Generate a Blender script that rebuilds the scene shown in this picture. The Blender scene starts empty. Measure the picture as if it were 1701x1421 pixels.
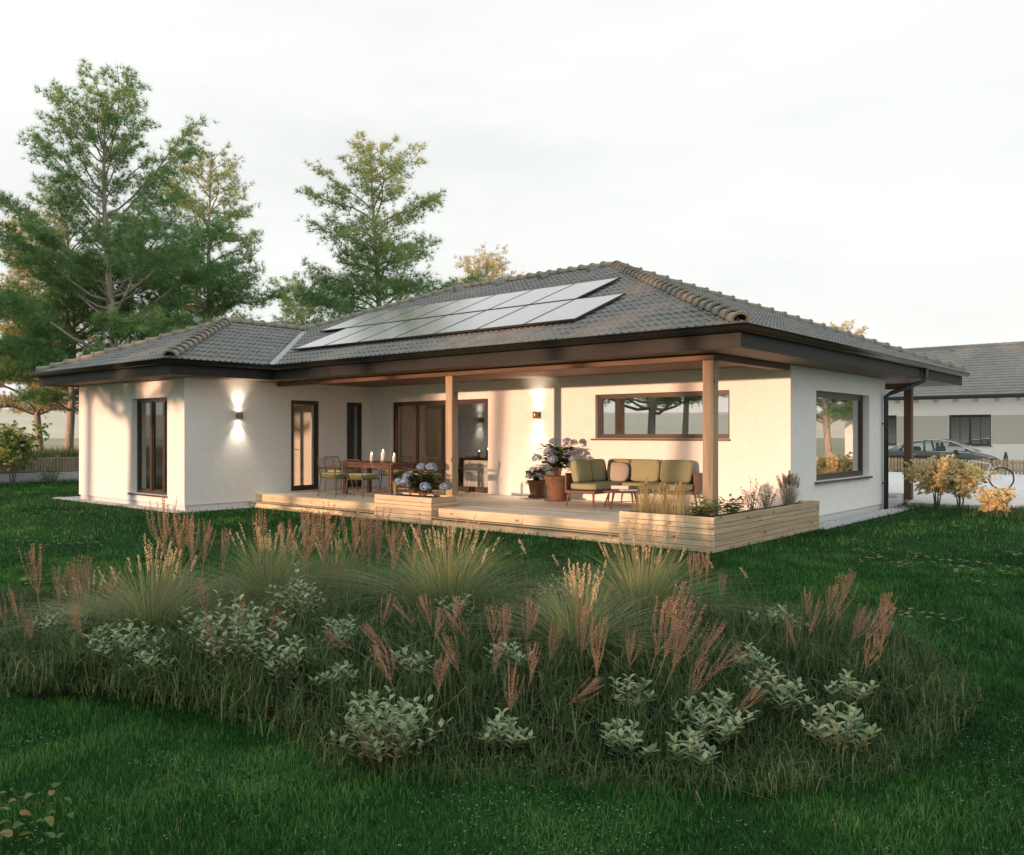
import bpy, bmesh, math, random
import numpy as np
from mathutils import Matrix, Vector
R = math.radians
random.seed(7)
rng = np.random.default_rng(11)
sc = bpy.context.scene
col = sc.collection

# ------------------------------------------------------------------ camera
cam_d = bpy.data.cameras.new('camera')
cam = bpy.data.objects.new('camera', cam_d)
col.objects.link(cam)
cam.location = (5.647, -10.768, 1.80)
cam.rotation_euler = (R(90), 0, 0.7053)
cam_d.sensor_fit = 'HORIZONTAL'
cam_d.sensor_width = 36.0
cam_d.lens = 36.0 * 1416.76 / 1701
cam_d.shift_y = 10.35 / 1701
cam_d.clip_start = 0.1
cam_d.clip_end = 3000
sc.camera = cam
CAM = np.array(cam.location)

# ------------------------------------------------------------------ sky
SUN_EL, SUN_AZ = 2.7, 189.0
world = bpy.data.worlds.new('World')
sc.world = world
world.use_nodes = True
nt = world.node_tree
nt.nodes.clear()
N = nt.nodes.new
out = N('ShaderNodeOutputWorld')
bg = N('ShaderNodeBackground')
bg.inputs['Strength'].default_value = 0.1
sky = N('ShaderNodeTexSky')
sky.sky_type = 'NISHITA'
sky.sun_disc = False
sky.sun_elevation = R(SUN_EL)
sky.sun_rotation = R(SUN_AZ)
geo = N('ShaderNodeTexCoord')
mp = N('ShaderNodeMapping')
mp.inputs['Scale'].default_value = (1.2, 1.2, 4.5)
mp.inputs['Rotation'].default_value = (0.25, 0.2, 0.4)
noi = N('ShaderNodeTexNoise')
noi.inputs['Scale'].default_value = 1.6
noi.inputs['Detail'].default_value = 6
noi.inputs['Roughness'].default_value = 0.55
rmp = N('ShaderNodeValToRGB')
rmp.color_ramp.elements[0].position = 0.30
rmp.color_ramp.elements[0].color = (5.45, 5.60, 5.50, 1)
rmp.color_ramp.elements[1].position = 0.72
rmp.color_ramp.elements[1].color = (6.70, 6.80, 6.60, 1)
mix = N('ShaderNodeMixRGB')
mix.inputs['Fac'].default_value = 0.93
L = nt.links.new
L(geo.outputs['Generated'], mp.inputs['Vector'])
L(mp.outputs['Vector'], noi.inputs['Vector'])
L(noi.outputs['Fac'], rmp.inputs['Fac'])
L(sky.outputs['Color'], mix.inputs['Color1'])
L(rmp.outputs['Color'], mix.inputs['Color2'])
L(mix.outputs['Color'], bg.inputs['Color'])
L(bg.outputs['Background'], out.inputs['Surface'])

# ------------------------------------------------------------------ sun
sun_d = bpy.data.lights.new('sun', 'SUN')
sun_d.energy = 2.9
sun_d.angle = R(0.9)
sun_d.color = (1.0, 0.545, 0.335)
sun = bpy.data.objects.new('sun', sun_d)
col.objects.link(sun)
sdir = Vector((math.sin(R(SUN_AZ - 180)) * math.cos(R(SUN_EL)), math.cos(R(SUN_AZ - 180)) * math.cos(R(SUN_EL)), -math.sin(R(SUN_EL))))
sun.rotation_euler = sdir.to_track_quat('-Z', 'Y').to_euler()
sun.location = (-6, -40, 30)

sc.view_settings.view_transform = 'Standard'
sc.view_settings.look = 'None'
sc.view_settings.gamma = 1.0
sc.view_settings.exposure = 0.75
sc.render.engine = 'CYCLES'
sc.cycles.max_bounces = 8
sc.cycles.transparent_max_bounces = 16
sc.cycles.use_denoising = True
sc.cycles.sample_clamp_indirect = 6.0

# ------------------------------------------------------------------ materials
MATS = {}


def new_mat(name):
    m = bpy.data.materials.new(name)
    m.use_nodes = True
    MATS[name] = m
    b = m.node_tree.nodes['Principled BSDF']
    return m, m.node_tree, b


def pm(name, c1, c2=None, scale=6.0, rough=0.7, bump=0.0, bscale=None, metal=0.0, stretch=(1, 1, 1), spec=0.5, detail=5, coords='Object', bd=0.02, c3=None, wide=0.0):
    """noise-coloured surface with optional relief; wide adds a slow large-scale drift of tone"""
    m, t, b = new_mat(name)
    n = t.nodes.new
    l = t.links.new
    b.inputs['Roughness'].default_value = rough
    b.inputs['Metallic'].default_value = metal
    b.inputs['Specular IOR Level'].default_value = spec
    b.inputs['Base Color'].default_value = (*c1, 1)
    tc = n('ShaderNodeTexCoord')
    mpn = n('ShaderNodeMapping')
    mpn.inputs['Scale'].default_value = stretch
    l(tc.outputs[coords], mpn.inputs['Vector'])
    if c2 is not None:
        ns = n('ShaderNodeTexNoise')
        ns.inputs['Scale'].default_value = scale
        ns.inputs['Detail'].default_value = detail
        ns.inputs['Roughness'].default_value = 0.62
        l(mpn.outputs['Vector'], ns.inputs['Vector'])
        rp = n('ShaderNodeValToRGB')
        rp.color_ramp.elements[0].position = 0.32
        rp.color_ramp.elements[1].position = 0.68
        rp.color_ramp.elements[0].color = (*c1, 1)
        rp.color_ramp.elements[1].color = (*c2, 1)
        if c3 is not None:
            e = rp.color_ramp.elements.new(0.5)
            e.color = (*c3, 1)
        l(ns.outputs['Fac'], rp.inputs['Fac'])
        src = rp.outputs['Color']
        if wide:
            n2 = n('ShaderNodeTexNoise')
            n2.inputs['Scale'].default_value = scale * 0.08
            n2.inputs['Detail'].default_value = 3
            l(tc.outputs[coords], n2.inputs['Vector'])
            r2 = n('ShaderNodeMapRange')
            r2.inputs['From Min'].default_value = 0.3
            r2.inputs['From Max'].default_value = 0.7
            r2.inputs['To Min'].default_value = 1 - wide
            r2.inputs['To Max'].default_value = 1 + wide
            l(n2.outputs['Fac'], r2.inputs['Value'])
            mx = n('ShaderNodeMixRGB')
            mx.blend_type = 'MULTIPLY'
            mx.inputs['Fac'].default_value = 1
            l(src, mx.inputs['Color1'])
            l(r2.outputs['Result'], mx.inputs['Color2'])
            src = mx.outputs['Color']
        l(src, b.inputs['Base Color'])
    if bump:
        nb = n('ShaderNodeTexNoise')
        nb.inputs['Scale'].default_value = bscale or scale * 4
        nb.inputs['Detail'].default_value = 4
        l(mpn.outputs['Vector'], nb.inputs['Vector'])
        bp = n('ShaderNodeBump')
        bp.inputs['Strength'].default_value = bump
        bp.inputs['Distance'].default_value = bd
        l(nb.outputs['Fac'], bp.inputs['Height'])
        l(bp.outputs['Normal'], b.inputs['Normal'])
    return m


def tm(name, cols, transl=0.35, rough=0.55, noise=0.0, spec=0.3):
    """leaf / blade material: colour ramp on the per-piece 'tint' attribute"""
    m, t, b = new_mat(name)
    n = t.nodes.new
    l = t.links.new
    at = n('ShaderNodeAttribute')
    at.attribute_name = 'tint'
    rp = n('ShaderNodeValToRGB')
    el = rp.color_ramp.elements
    while len(el) < len(cols):
        el.new(0.5)
    for i, c in enumerate(cols):
        el[i].position = i / (len(cols) - 1)
        el[i].color = (*c, 1)
    l(at.outputs['Fac'], rp.inputs['Fac'])
    l(rp.outputs['Color'], b.inputs['Base Color'])
    b.inputs['Roughness'].default_value = rough
    b.inputs['Specular IOR Level'].default_value = spec
    if transl:
        tr = n('ShaderNodeBsdfTranslucent')
        l(rp.outputs['Color'], tr.inputs['Color'])
        mx = n('ShaderNodeMixShader')
        mx.inputs['Fac'].default_value = transl
        l(b.outputs['BSDF'], mx.inputs[1])
        l(tr.outputs['BSDF'], mx.inputs[2])
        l(mx.outputs['Shader'], t.nodes['Material Output'].inputs['Surface'])
    return m


def wood(name, c1, c2, axis, rough=0.65, knots=True, ring=9.0):
    """sawn timber: grain stretched along one axis, random tone for every object, dark knots"""
    m, t, b = new_mat(name)
    n = t.nodes.new
    l = t.links.new
    st = [ring, ring, ring]
    st[axis] = ring * 0.06
    tc = n('ShaderNodeTexCoord')
    oi = n('ShaderNodeObjectInfo')
    ad = n('ShaderNodeVectorMath')
    ad.operation = 'MULTIPLY_ADD'
    cb = n('ShaderNodeCombineXYZ')
    for k in range(3):
        l(oi.outputs['Random'], cb.inputs[k])
    l(cb.outputs['Vector'], ad.inputs[0])
    ad.inputs[1].default_value = (37.0, 53.0, 91.0)
    l(tc.outputs['Object'], ad.inputs[2])
    mpn = n('ShaderNodeMapping')
    mpn.inputs['Scale'].default_value = st
    l(ad.outputs['Vector'], mpn.inputs['Vector'])
    ns = n('ShaderNodeTexNoise')
    ns.inputs['Scale'].default_value = 2.2
    ns.inputs['Detail'].default_value = 7
    ns.inputs['Distortion'].default_value = 0.6
    l(mpn.outputs['Vector'], ns.inputs['Vector'])
    rp = n('ShaderNodeValToRGB')
    rp.color_ramp.elements[0].position = 0.33
    rp.color_ramp.elements[1].position = 0.66
    rp.color_ramp.elements[0].color = (*c1, 1)
    rp.color_ramp.elements[1].color = (*c2, 1)
    l(ns.outputs['Fac'], rp.inputs['Fac'])
    mr = n('ShaderNodeMapRange')
    mr.inputs['To Min'].default_value = 0.8
    mr.inputs['To Max'].default_value = 1.15
    l(oi.outputs['Random'], mr.inputs['Value'])
    mx = n('ShaderNodeMixRGB')
    mx.blend_type = 'MULTIPLY'
    mx.inputs['Fac'].default_value = 1
    l(rp.outputs['Color'], mx.inputs['Color1'])
    l(mr.outputs['Result'], mx.inputs['Color2'])
    src = mx.outputs['Color']
    if knots:
        st2 = [5.0, 5.0, 5.0]
        st2[axis] = 2.2
        mp2 = n('ShaderNodeMapping')
        mp2.inputs['Scale'].default_value = st2
        l(ad.outputs['Vector'], mp2.inputs['Vector'])
        vo = n('ShaderNodeTexVoronoi')
        vo.inputs['Scale'].default_value = 1.0
        l(mp2.outputs['Vector'], vo.inputs['Vector'])
        kr = n('ShaderNodeValToRGB')
        kr.color_ramp.elements[0].position = 0.05
        kr.color_ramp.elements[0].color = (0.16, 0.08, 0.04, 1)
        kr.color_ramp.elements[1].position = 0.16
        kr.color_ramp.elements[1].color = (1, 1, 1, 1)
        l(vo.outputs['Distance'], kr.inputs['Fac'])
        m3 = n('ShaderNodeMixRGB')
        m3.blend_type = 'MULTIPLY'
        m3.inputs['Fac'].default_value = 0.8
        l(src, m3.inputs['Color1'])
        l(kr.outputs['Color'], m3.inputs['Color2'])
        src = m3.outputs['Color']
    l(src, b.inputs['Base Color'])
    b.inputs['Roughness'].default_value = rough
    bp = n('ShaderNodeBump')
    bp.inputs['Strength'].default_value = 0.25
    bp.inputs['Distance'].default_value = 0.004
    l(ns.outputs['Fac'], bp.inputs['Height'])
    l(bp.outputs['Normal'], b.inputs['Normal'])
    return m


def glass(name, refl=0.3, tint=(0.93, 0.95, 0.95), rough=0.0):
    m, t, b = new_mat(name)
    n = t.nodes.new
    l = t.links.new
    t.nodes.remove(b)
    tr = n('ShaderNodeBsdfTransparent')
    tr.inputs['Color'].default_value = (*tint, 1)
    gl = n('ShaderNodeBsdfGlossy')
    gl.inputs['Roughness'].default_value = rough
    gl.inputs['Color'].default_value = (1, 1, 1, 1)
    lw = n('ShaderNodeLayerWeight')
    lw.inputs['Blend'].default_value = 0.5
    pw = n('ShaderNodeMath')
    pw.operation = 'POWER'
    pw.inputs[1].default_value = 4.5
    l(lw.outputs['Facing'], pw.inputs[0])
    ma = n('ShaderNodeMath')
    ma.operation = 'ADD'
    ma.use_clamp = True
    ma.inputs[1].default_value = refl
    l(pw.outputs['Value'], ma.inputs[0])
    mx = n('ShaderNodeMixShader')
    l(ma.outputs['Value'], mx.inputs['Fac'])
    l(tr.outputs['BSDF'], mx.inputs[1])
    l(gl.outputs['BSDF'], mx.inputs[2])
    l(mx.outputs['Shader'], t.nodes['Material Output'].inputs['Surface'])
    return m


def emit(name, c, s):
    m, t, b = new_mat(name)
    b.inputs['Base Color'].default_value = (*c, 1)
    b.inputs['Emission Color'].default_value = (*c, 1)
    b.inputs['Emission Strength'].default_value = s
    return m


def tile_mat(name):
    """concrete roof tiles: each tile a little different, lichen specks"""
    m, t, b = new_mat(name)
    n = t.nodes.new
    l = t.links.new
    tc = n('ShaderNodeTexCoord')
    ge = n('ShaderNodeNewGeometry')
    ns = n('ShaderNodeTexNoise')
    ns.inputs['Scale'].default_value = 3.2
    ns.inputs['Detail'].default_value = 2
    l(ge.outputs['Position'], ns.inputs['Vector'])
    rp = n('ShaderNodeValToRGB')
    rp.color_ramp.elements[0].position = 0.3
    rp.color_ramp.elements[0].color = (0.165, 0.176, 0.175, 1)
    rp.color_ramp.elements[1].position = 0.7
    rp.color_ramp.elements[1].color = (0.232, 0.244, 0.240, 1)
    l(ns.outputs['Fac'], rp.inputs['Fac'])
    n2 = n('ShaderNodeTexNoise')
    n2.inputs['Scale'].default_value = 45
    n2.inputs['Detail'].default_value = 3
    l(ge.outputs['Position'], n2.inputs['Vector'])
    mr = n('ShaderNodeMapRange')
    mr.inputs['From Min'].default_value = 0.3
    mr.inputs['From Max'].default_value = 0.7
    mr.inputs['To Min'].default_value = 0.8
    mr.inputs['To Max'].default_value = 1.2
    l(n2.outputs['Fac'], mr.inputs['Value'])
    mx = n('ShaderNodeMixRGB')
    mx.blend_type = 'MULTIPLY'
    mx.inputs['Fac'].default_value = 1
    l(rp.outputs['Color'], mx.inputs['Color1'])
    l(mr.outputs['Result'], mx.inputs['Color2'])
    n3 = n('ShaderNodeTexNoise')
    n3.inputs['Scale'].default_value = 0.9
    n3.inputs['Detail'].default_value = 8
    n3.inputs['Roughness'].default_value = 0.75
    l(ge.outputs['Position'], n3.inputs['Vector'])
    r3 = n('ShaderNodeValToRGB')
    r3.color_ramp.elements[0].position = 0.54
    r3.color_ramp.elements[0].color = (0, 0, 0, 1)
    r3.color_ramp.elements[1].position = 0.70
    r3.color_ramp.elements[1].color = (1, 1, 1, 1)
    l(n3.outputs['Fac'], r3.inputs['Fac'])
    m4 = n('ShaderNodeMixRGB')
    m4.inputs['Color2'].default_value = (0.22, 0.195, 0.145, 1)
    l(r3.outputs['Color'], m4.inputs['Fac'])
    l(mx.outputs['Color'], m4.inputs['Color1'])
    l(m4.outputs['Color'], b.inputs['Base Color'])
    b.inputs['Roughness'].default_value = 0.75
    b.inputs['Specular IOR Level'].default_value = 0.35
    return m


stucco = pm('stucco', (0.84, 0.84, 0.83), (0.90, 0.90, 0.89), 90, 0.9, 0.35, 160, bd=0.004, spec=0.2, wide=0.03)
plinth_m = pm('plinth_render', (0.62, 0.63, 0.64), (0.70, 0.71, 0.72), 60, 0.9, 0.3, 120, bd=0.004, spec=0.2)
inner_m = pm('interior_paint', (0.74, 0.68, 0.60), (0.78, 0.72, 0.64), 8, 0.9, spec=0.2)
innerdark_m = pm('interior_wood', (0.16, 0.10, 0.065), (0.22, 0.14, 0.09), 8, 0.6, stretch=(1, 1, 0.1))
white_m = pm('white_lacquer', (0.80, 0.77, 0.70), (0.83, 0.80, 0.74), 5, 0.45)
tile_m = tile_mat('roof_tile')
ridge_m = pm('ridge_tile_concrete', (0.22, 0.21, 0.185), (0.30, 0.275, 0.225), 5, 0.8, 0.2, 40, bd=0.004, spec=0.3)  # lighter and warmer than the roof tiles: sun on the caps painted in
roofbase_m = pm('roof_underlay', (0.10, 0.10, 0.10), (0.13, 0.13, 0.13), 8, 0.9)
fascia_m = pm('anthracite_board', (0.016, 0.018, 0.0175), (0.023, 0.025, 0.0245), 14, 0.6, stretch=(0.3, 0.3, 2), spec=0.3)
gutter_m = pm('anthracite_gutter', (0.022, 0.022, 0.021), (0.03, 0.03, 0.028), 8, 0.33, spec=0.5)
black_m = pm('black_metal', (0.028, 0.030, 0.030), (0.036, 0.038, 0.038), 10, 0.4)
frame_m = pm('window_frame_brown', (0.045, 0.034, 0.026), (0.060, 0.045, 0.034), 30, 0.4, stretch=(1, 1, 0.2))
sill_m = pm('sill_metal', (0.085, 0.080, 0.070), (0.10, 0.094, 0.084), 10, 0.4)
soffit_m = wood('soffit_wood', (0.120, 0.066, 0.038), (0.175, 0.100, 0.060), 0, 0.6, False)
valley_m = pm('valley_zinc', (0.36, 0.37, 0.37), (0.42, 0.43, 0.43), 6, 0.5, metal=0.2)
post_m = wood('post_timber', (0.33, 0.25, 0.165), (0.46, 0.36, 0.24), 2)
rpost_m = wood('brown_post_timber', (0.10, 0.06, 0.035), (0.15, 0.09, 0.055), 2)
deck_m = wood('deck_timber', (0.68, 0.64, 0.54), (0.80, 0.76, 0.66), 0, 0.6, False)
larch_x = wood('larch_x', (0.56, 0.44, 0.29), (0.76, 0.63, 0.44), 0)
larch_y = wood('larch_y', (0.44, 0.33, 0.21), (0.62, 0.48, 0.32), 1)
picket_m = wood('picket_timber', (0.40, 0.29, 0.18), (0.52, 0.40, 0.26), 2, 0.7, False)
picketl_m = wood('weathered_picket_timber', (0.26, 0.215, 0.155), (0.34, 0.28, 0.21), 2, 0.7, False)
furn_m = wood('furniture_wood', (0.100, 0.050, 0.030), (0.160, 0.085, 0.050), 0, 0.5, False)
furnz_m = wood('furniture_leg_wood', (0.100, 0.050, 0.030), (0.160, 0.085, 0.050), 2, 0.5, False)
rod_m = pm('brown_powder_coat', (0.085, 0.06, 0.042), (0.10, 0.072, 0.05), 20, 0.45)
green_cush = pm('sage_fabric', (0.27, 0.285, 0.17), (0.34, 0.35, 0.22), 140, 0.95, 0.4, 220, bd=0.003, spec=0.1)
seat_green = pm('green_fabric', (0.15, 0.235, 0.09), (0.20, 0.29, 0.12), 140, 0.95, 0.3, 200, bd=0.003, spec=0.1)
seat_cream = pm('cream_fabric', (0.62, 0.54, 0.36), (0.70, 0.61, 0.43), 140, 0.95, 0.3, 200, bd=0.003, spec=0.1)
pillow_m = pm('taupe_fabric', (0.40, 0.36, 0.30), (0.46, 0.42, 0.35), 140, 0.95, 0.3, 200, bd=0.003, spec=0.1)
terra_m = pm('terracotta', (0.135, 0.070, 0.043), (0.23, 0.125, 0.078), 9, 0.8, 0.25, 40, bd=0.004, wide=0.1)
soil_m = pm('soil', (0.045, 0.030, 0.020), (0.09, 0.060, 0.038), 12, 1.0, 0.7, 30, bd=0.02)
paper_m = pm('paper', (0.78, 0.78, 0.77), (0.83, 0.83, 0.82), 20, 0.7)
wax_m = pm('candle_wax', (0.86, 0.82, 0.74), (0.9, 0.86, 0.78), 10, 0.5)
flame_m = emit('candle_flame', (1.0, 0.80, 0.48), 14.0)
lens_m = emit('lamp_lens', (1.0, 0.88, 0.70), 22.0)
bronze_m = pm('bronze', (0.26, 0.175, 0.11), (0.30, 0.21, 0.135), 20, 0.38, metal=0.6)
pane_m = glass('coated_window_glass', 0.52)
clear_m = glass('clear_glass', 0.045)
slide_m = glass('terrace_door_glass', 0.13)
cpane_m = glass('car_glass', 0.04, (0.75, 0.8, 0.8))
concrete_m = pm('concrete', (0.66, 0.67, 0.68), (0.76, 0.77, 0.78), 3, 0.85, 0.15, 40, bd=0.004, wide=0.05)
wallconc_m = pm('fence_concrete', (0.40, 0.42, 0.44), (0.50, 0.52, 0.54), 4, 0.85, 0.15, 40, bd=0.004, wide=0.06)
gravel_m = pm('gravel_bed', (0.50, 0.51, 0.53), (0.72, 0.73, 0.75), 45, 0.95, 0.9, 60, bd=0.02)
pebble_m = pm('pebbles', (0.50, 0.51, 0.53), (0.70, 0.71, 0.72), 9, 0.85)
lawn_m = pm('lawn_soil_and_grass', (0.010, 0.045, 0.010), (0.022, 0.085, 0.020), 9, 0.95, 0.8, 60, bd=0.03, spec=0.1, wide=0.25)
bed_m = pm('bed_soil', (0.006, 0.009, 0.004), (0.014, 0.016, 0.008), 7, 1.0, 0.7, 30, bd=0.03, spec=0.1)
field_m = pm('dry_field', (0.30, 0.30, 0.19), (0.40, 0.38, 0.27), 0.03, 0.95, spec=0.1)
hill_m = pm('hazy_hillside', (0.58, 0.54, 0.42), (0.66, 0.62, 0.50), 0.012, 1.0, spec=0.1)  # distance haze painted in as a pale colour
panel_glass, _t, _b = new_mat('solar_glass')
_b.inputs['Base Color'].default_value = (0.020, 0.024, 0.034, 1)
_b.inputs['Roughness'].default_value = 0.24
_b.inputs['IOR'].default_value = 3.2
_b.inputs['Coat Weight'].default_value = 1.0
_b.inputs['Coat IOR'].default_value = 2.2
_b.inputs['Coat Roughness'].default_value = 0.20
bark_m = pm('pine_bark', (0.26, 0.22, 0.18), (0.56, 0.50, 0.43), 5, 0.95, 1.0, 9, stretch=(2.2, 2.2, 0.35), bd=0.05, spec=0.1)
needle_m = tm('pine_needles', [(0.080, 0.195, 0.070), (0.165, 0.335, 0.120), (0.29, 0.45, 0.175), (0.52, 0.48, 0.20)], 0.35)
blade_m = tm('lawn_blades', [(0.005, 0.034, 0.004), (0.016, 0.092, 0.011), (0.052, 0.205, 0.033), (0.13, 0.29, 0.08), (0.24, 0.24, 0.10)], 0.3)
under_m = tm('wild_grass_blades', [(0.022, 0.058, 0.015), (0.052, 0.115, 0.032), (0.120, 0.185, 0.066), (0.30, 0.25, 0.14)], 0.2)
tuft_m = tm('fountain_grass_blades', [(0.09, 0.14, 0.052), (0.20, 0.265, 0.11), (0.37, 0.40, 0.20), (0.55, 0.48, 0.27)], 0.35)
seed_m = tm('grass_seed_heads', [(0.52, 0.39, 0.21), (0.68, 0.53, 0.31), (0.80, 0.66, 0.44)], 0.35)
sorrel_m = tm('sorrel_flowers', [(0.34, 0.10, 0.10), (0.56, 0.23, 0.20), (0.76, 0.43, 0.37), (0.66, 0.50, 0.37)], 0.35)
stem_m = pm('sorrel_stem', (0.16, 0.18, 0.07), (0.26, 0.20, 0.10), 8, 0.7)
sage_m = tm('grey_green_leaves', [(0.10, 0.175, 0.085), (0.20, 0.305, 0.160), (0.34, 0.45, 0.27), (0.34, 0.32, 0.23)], 0.25, 0.6)
twig_m = pm('twig', (0.12, 0.085, 0.055), (0.20, 0.14, 0.10), 12, 0.9)
maple_m = tm('amber_maple_leaves', [(0.17, 0.26, 0.07), (0.46, 0.50, 0.20), (0.80, 0.68, 0.38), (0.92, 0.82, 0.60)], 0.5)
hyd_leaf = tm('hydrangea_leaves', [(0.020, 0.045, 0.016), (0.040, 0.075, 0.028), (0.075, 0.105, 0.045)], 0.3)
hyd_fl = tm('hydrangea_petals', [(0.20, 0.31, 0.52), (0.33, 0.45, 0.65), (0.50, 0.59, 0.72)], 0.3)
herb_m = tm('planter_herb_leaves', [(0.10, 0.20, 0.07), (0.24, 0.33, 0.12), (0.48, 0.49, 0.25)], 0.35)
dry_m = tm('dry_grass', [(0.42, 0.38, 0.19), (0.60, 0.54, 0.32), (0.72, 0.66, 0.46)], 0.4)
pale_m = tm('pale_plumes', [(0.42, 0.38, 0.30), (0.56, 0.52, 0.44), (0.66, 0.62, 0.54)], 0.45)
fallen_m = tm('fallen_leaf', [(0.085, 0.13, 0.034), (0.17, 0.19, 0.06), (0.22, 0.18, 0.075), (0.08, 0.15, 0.05)], 0.2)
clover_m = tm('clover_leaves', [(0.04, 0.11, 0.035), (0.09, 0.19, 0.08), (0.17, 0.28, 0.15)], 0.25)
car_m, _t, _b = new_mat('car_paint')
_b.inputs['Base Color'].default_value = (0.045, 0.050, 0.052, 1)
_b.inputs['Metallic'].default_value = 0.35
_b.inputs['Roughness'].default_value = 0.32
_b.inputs['Coat Weight'].default_value = 0.8
chrome_m, _t, _b = new_mat('chrome')
_b.inputs['Base Color'].default_value = (0.8, 0.8, 0.8, 1)
_b.inputs['Metallic'].default_value = 1.0
_b.inputs['Roughness'].default_value = 0.2
tyre_m = pm('tyre_rubber', (0.02, 0.02, 0.02), (0.03, 0.03, 0.03), 20, 0.8)
cabin_m = pm('car_cabin', (0.03, 0.03, 0.032), (0.04, 0.04, 0.042), 10, 0.8)
bikew_m = pm('white_enamel', (0.78, 0.78, 0.77), (0.82, 0.82, 0.81), 10, 0.3)
nwall_m = pm('neighbour_render', (0.82, 0.80, 0.75), (0.87, 0.85, 0.80), 40, 0.9, 0.2, 90, bd=0.004)
nband_m = pm('neighbour_taupe_render', (0.50, 0.47, 0.40), (0.55, 0.52, 0.45), 40, 0.9, 0.2, 90, bd=0.004)
ntile_m = pm('neighbour_roof_tile', (0.20, 0.205, 0.20), (0.27, 0.275, 0.265), 3, 0.8, wide=0.05)
rafter_m = pm('rafter_end', (0.55, 0.40, 0.24), (0.62, 0.46, 0.29), 12, 0.7)


# ------------------------------------------------------------------ mesh helpers
class MB:
    """collects simple solids and becomes ONE mesh object"""

    def __init__(self):
        self.v = []
        self.f = []

    def add(self, v, f):
        o = len(self.v)
        self.v += [tuple(p) for p in v]
        self.f += [tuple(i + o for i in q) for q in f]
        return self

    def box(self, x0, x1, y0, y1, z0, z1):
        v = [(x0, y0, z0), (x1, y0, z0), (x1, y1, z0), (x0, y1, z0), (x0, y0, z1), (x1, y0, z1), (x1, y1, z1), (x0, y1, z1)]
        f = [(3, 2, 1, 0), (4, 5, 6, 7), (0, 1, 5, 4), (1, 2, 6, 5), (2, 3, 7, 6), (3, 0, 4, 7)]
        return self.add(v, f)

    def bbox(self, x0, x1, y0, y1, z0, z1, b=0.006):
        """box with chamfered edges"""
        def ring(z, i):
            return [(x0 + i, y0 + b, z), (x0 + b, y0 + i, z), (x1 - b, y0 + i, z), (x1 - i, y0 + b, z), (x1 - i, y1 - b, z), (x1 - b, y1 - i, z), (x0 + b, y1 - i, z), (x0 + i, y1 - b, z)]
        rs = [ring(z0, b), ring(z0 + b, 0), ring(z1 - b, 0), ring(z1, b)]
        v = [p for r in rs for p in r]
        f = [tuple(reversed(range(8))), tuple(range(24, 32))]
        for k in range(3):
            for i in range(8):
                j = (i + 1) % 8
                f.append((k * 8 + i, k * 8 + j, k * 8 + 8 + j, k * 8 + 8 + i))
        return self.add(v, f)

    def tube(self, pts, r, n=6, cap=True):
        pts = [Vector(p) for p in pts]
        rs = r if isinstance(r, (list, tuple)) else [r] * len(pts)
        v = []
        up = None
        for i, p in enumerate(pts):
            a = pts[max(i - 1, 0)]
            c = pts[min(i + 1, len(pts) - 1)]
            d = (c - a)
            if d.length < 1e-9:
                d = Vector((0, 0, 1))
            d.normalize()
            if up is None:
                up = Vector((1, 0, 0)) if abs(d.x) < 0.8 else Vector((0, 1, 0))
            s = d.cross(up)
            if s.length < 1e-4:
                s = d.cross(Vector((0.3, 0.7, 0.2)))
            s.normalize()
            t = s.cross(d).normalized()
            up = t
            for k in range(n):
                w = 2 * math.pi * k / n
                v.append(p + rs[i] * (math.cos(w) * s + math.sin(w) * t))
        f = []
        for i in range(len(pts) - 1):
            for k in range(n):
                j = (k + 1) % n
                f.append((i * n + k, i * n + j, (i + 1) * n + j, (i + 1) * n + k))
        if cap:
            f.append(tuple(reversed(range(n))))
            f.append(tuple(range((len(pts) - 1) * n, len(pts) * n)))
        return self.add(v, f)

    def lathe(self, prof, n=20, c=(0, 0, 0), close=True):
        v = []
        for r, z in prof:
            for k in range(n):
                w = 2 * math.pi * k / n
                v.append((c[0] + r * math.cos(w), c[1] + r * math.sin(w), c[2] + z))
        f = []
        for i in range(len(prof) - 1):
            for k in range(n):
                j = (k + 1) % n
                f.append((i * n + k, i * n + j, (i + 1) * n + j, (i + 1) * n + k))
        if close:
            f.append(tuple(reversed(range(n))))
            f.append(tuple(range((len(prof) - 1) * n, len(prof) * n)))
        return self.add(v, f)

    def mesh(self, name, m, smooth=False):
        me = bpy.data.meshes.new(name)
        me.from_pydata(self.v, [], self.f)
        me.materials.append(m)
        if smooth:
            me.polygons.foreach_set('use_smooth', [True] * len(me.polygons))
        me.update()
        return me


def soft(sx, sy, sz, p=5.0, n=7, c=(0, 0, 0), puff=0.0):
    """cushion: super-ellipsoid box of half sizes sx, sy, sz"""
    mb = MB()
    g = [-1 + 2 * i / n for i in range(n + 1)]
    for ax in range(3):
        for sg in (-1, 1):
            v = []
            for a in g:
                for b in g:
                    q = [0, 0, 0]
                    q[ax] = sg
                    q[(ax + 1) % 3] = a
                    q[(ax + 2) % 3] = b
                    nn = sum(abs(t) ** p for t in q) ** (1 / p)
                    q = [t / nn for t in q]
                    k = 1 + puff * (1 - min(1, abs(a) ** 2)) * (1 - min(1, abs(b) ** 2))
                    if ax == 1:
                        q[ax] *= k
                    v.append((c[0] + q[0] * sx, c[1] + q[1] * sy, c[2] + q[2] * sz))
            f = []
            w = n + 1
            for i in range(n):
                for j in range(n):
                    t = (i * w + j, (i + 1) * w + j, (i + 1) * w + j + 1, i * w + j + 1)
                    f.append(t if sg > 0 else tuple(reversed(t)))
            mb.add(v, f)
    return mb


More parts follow.
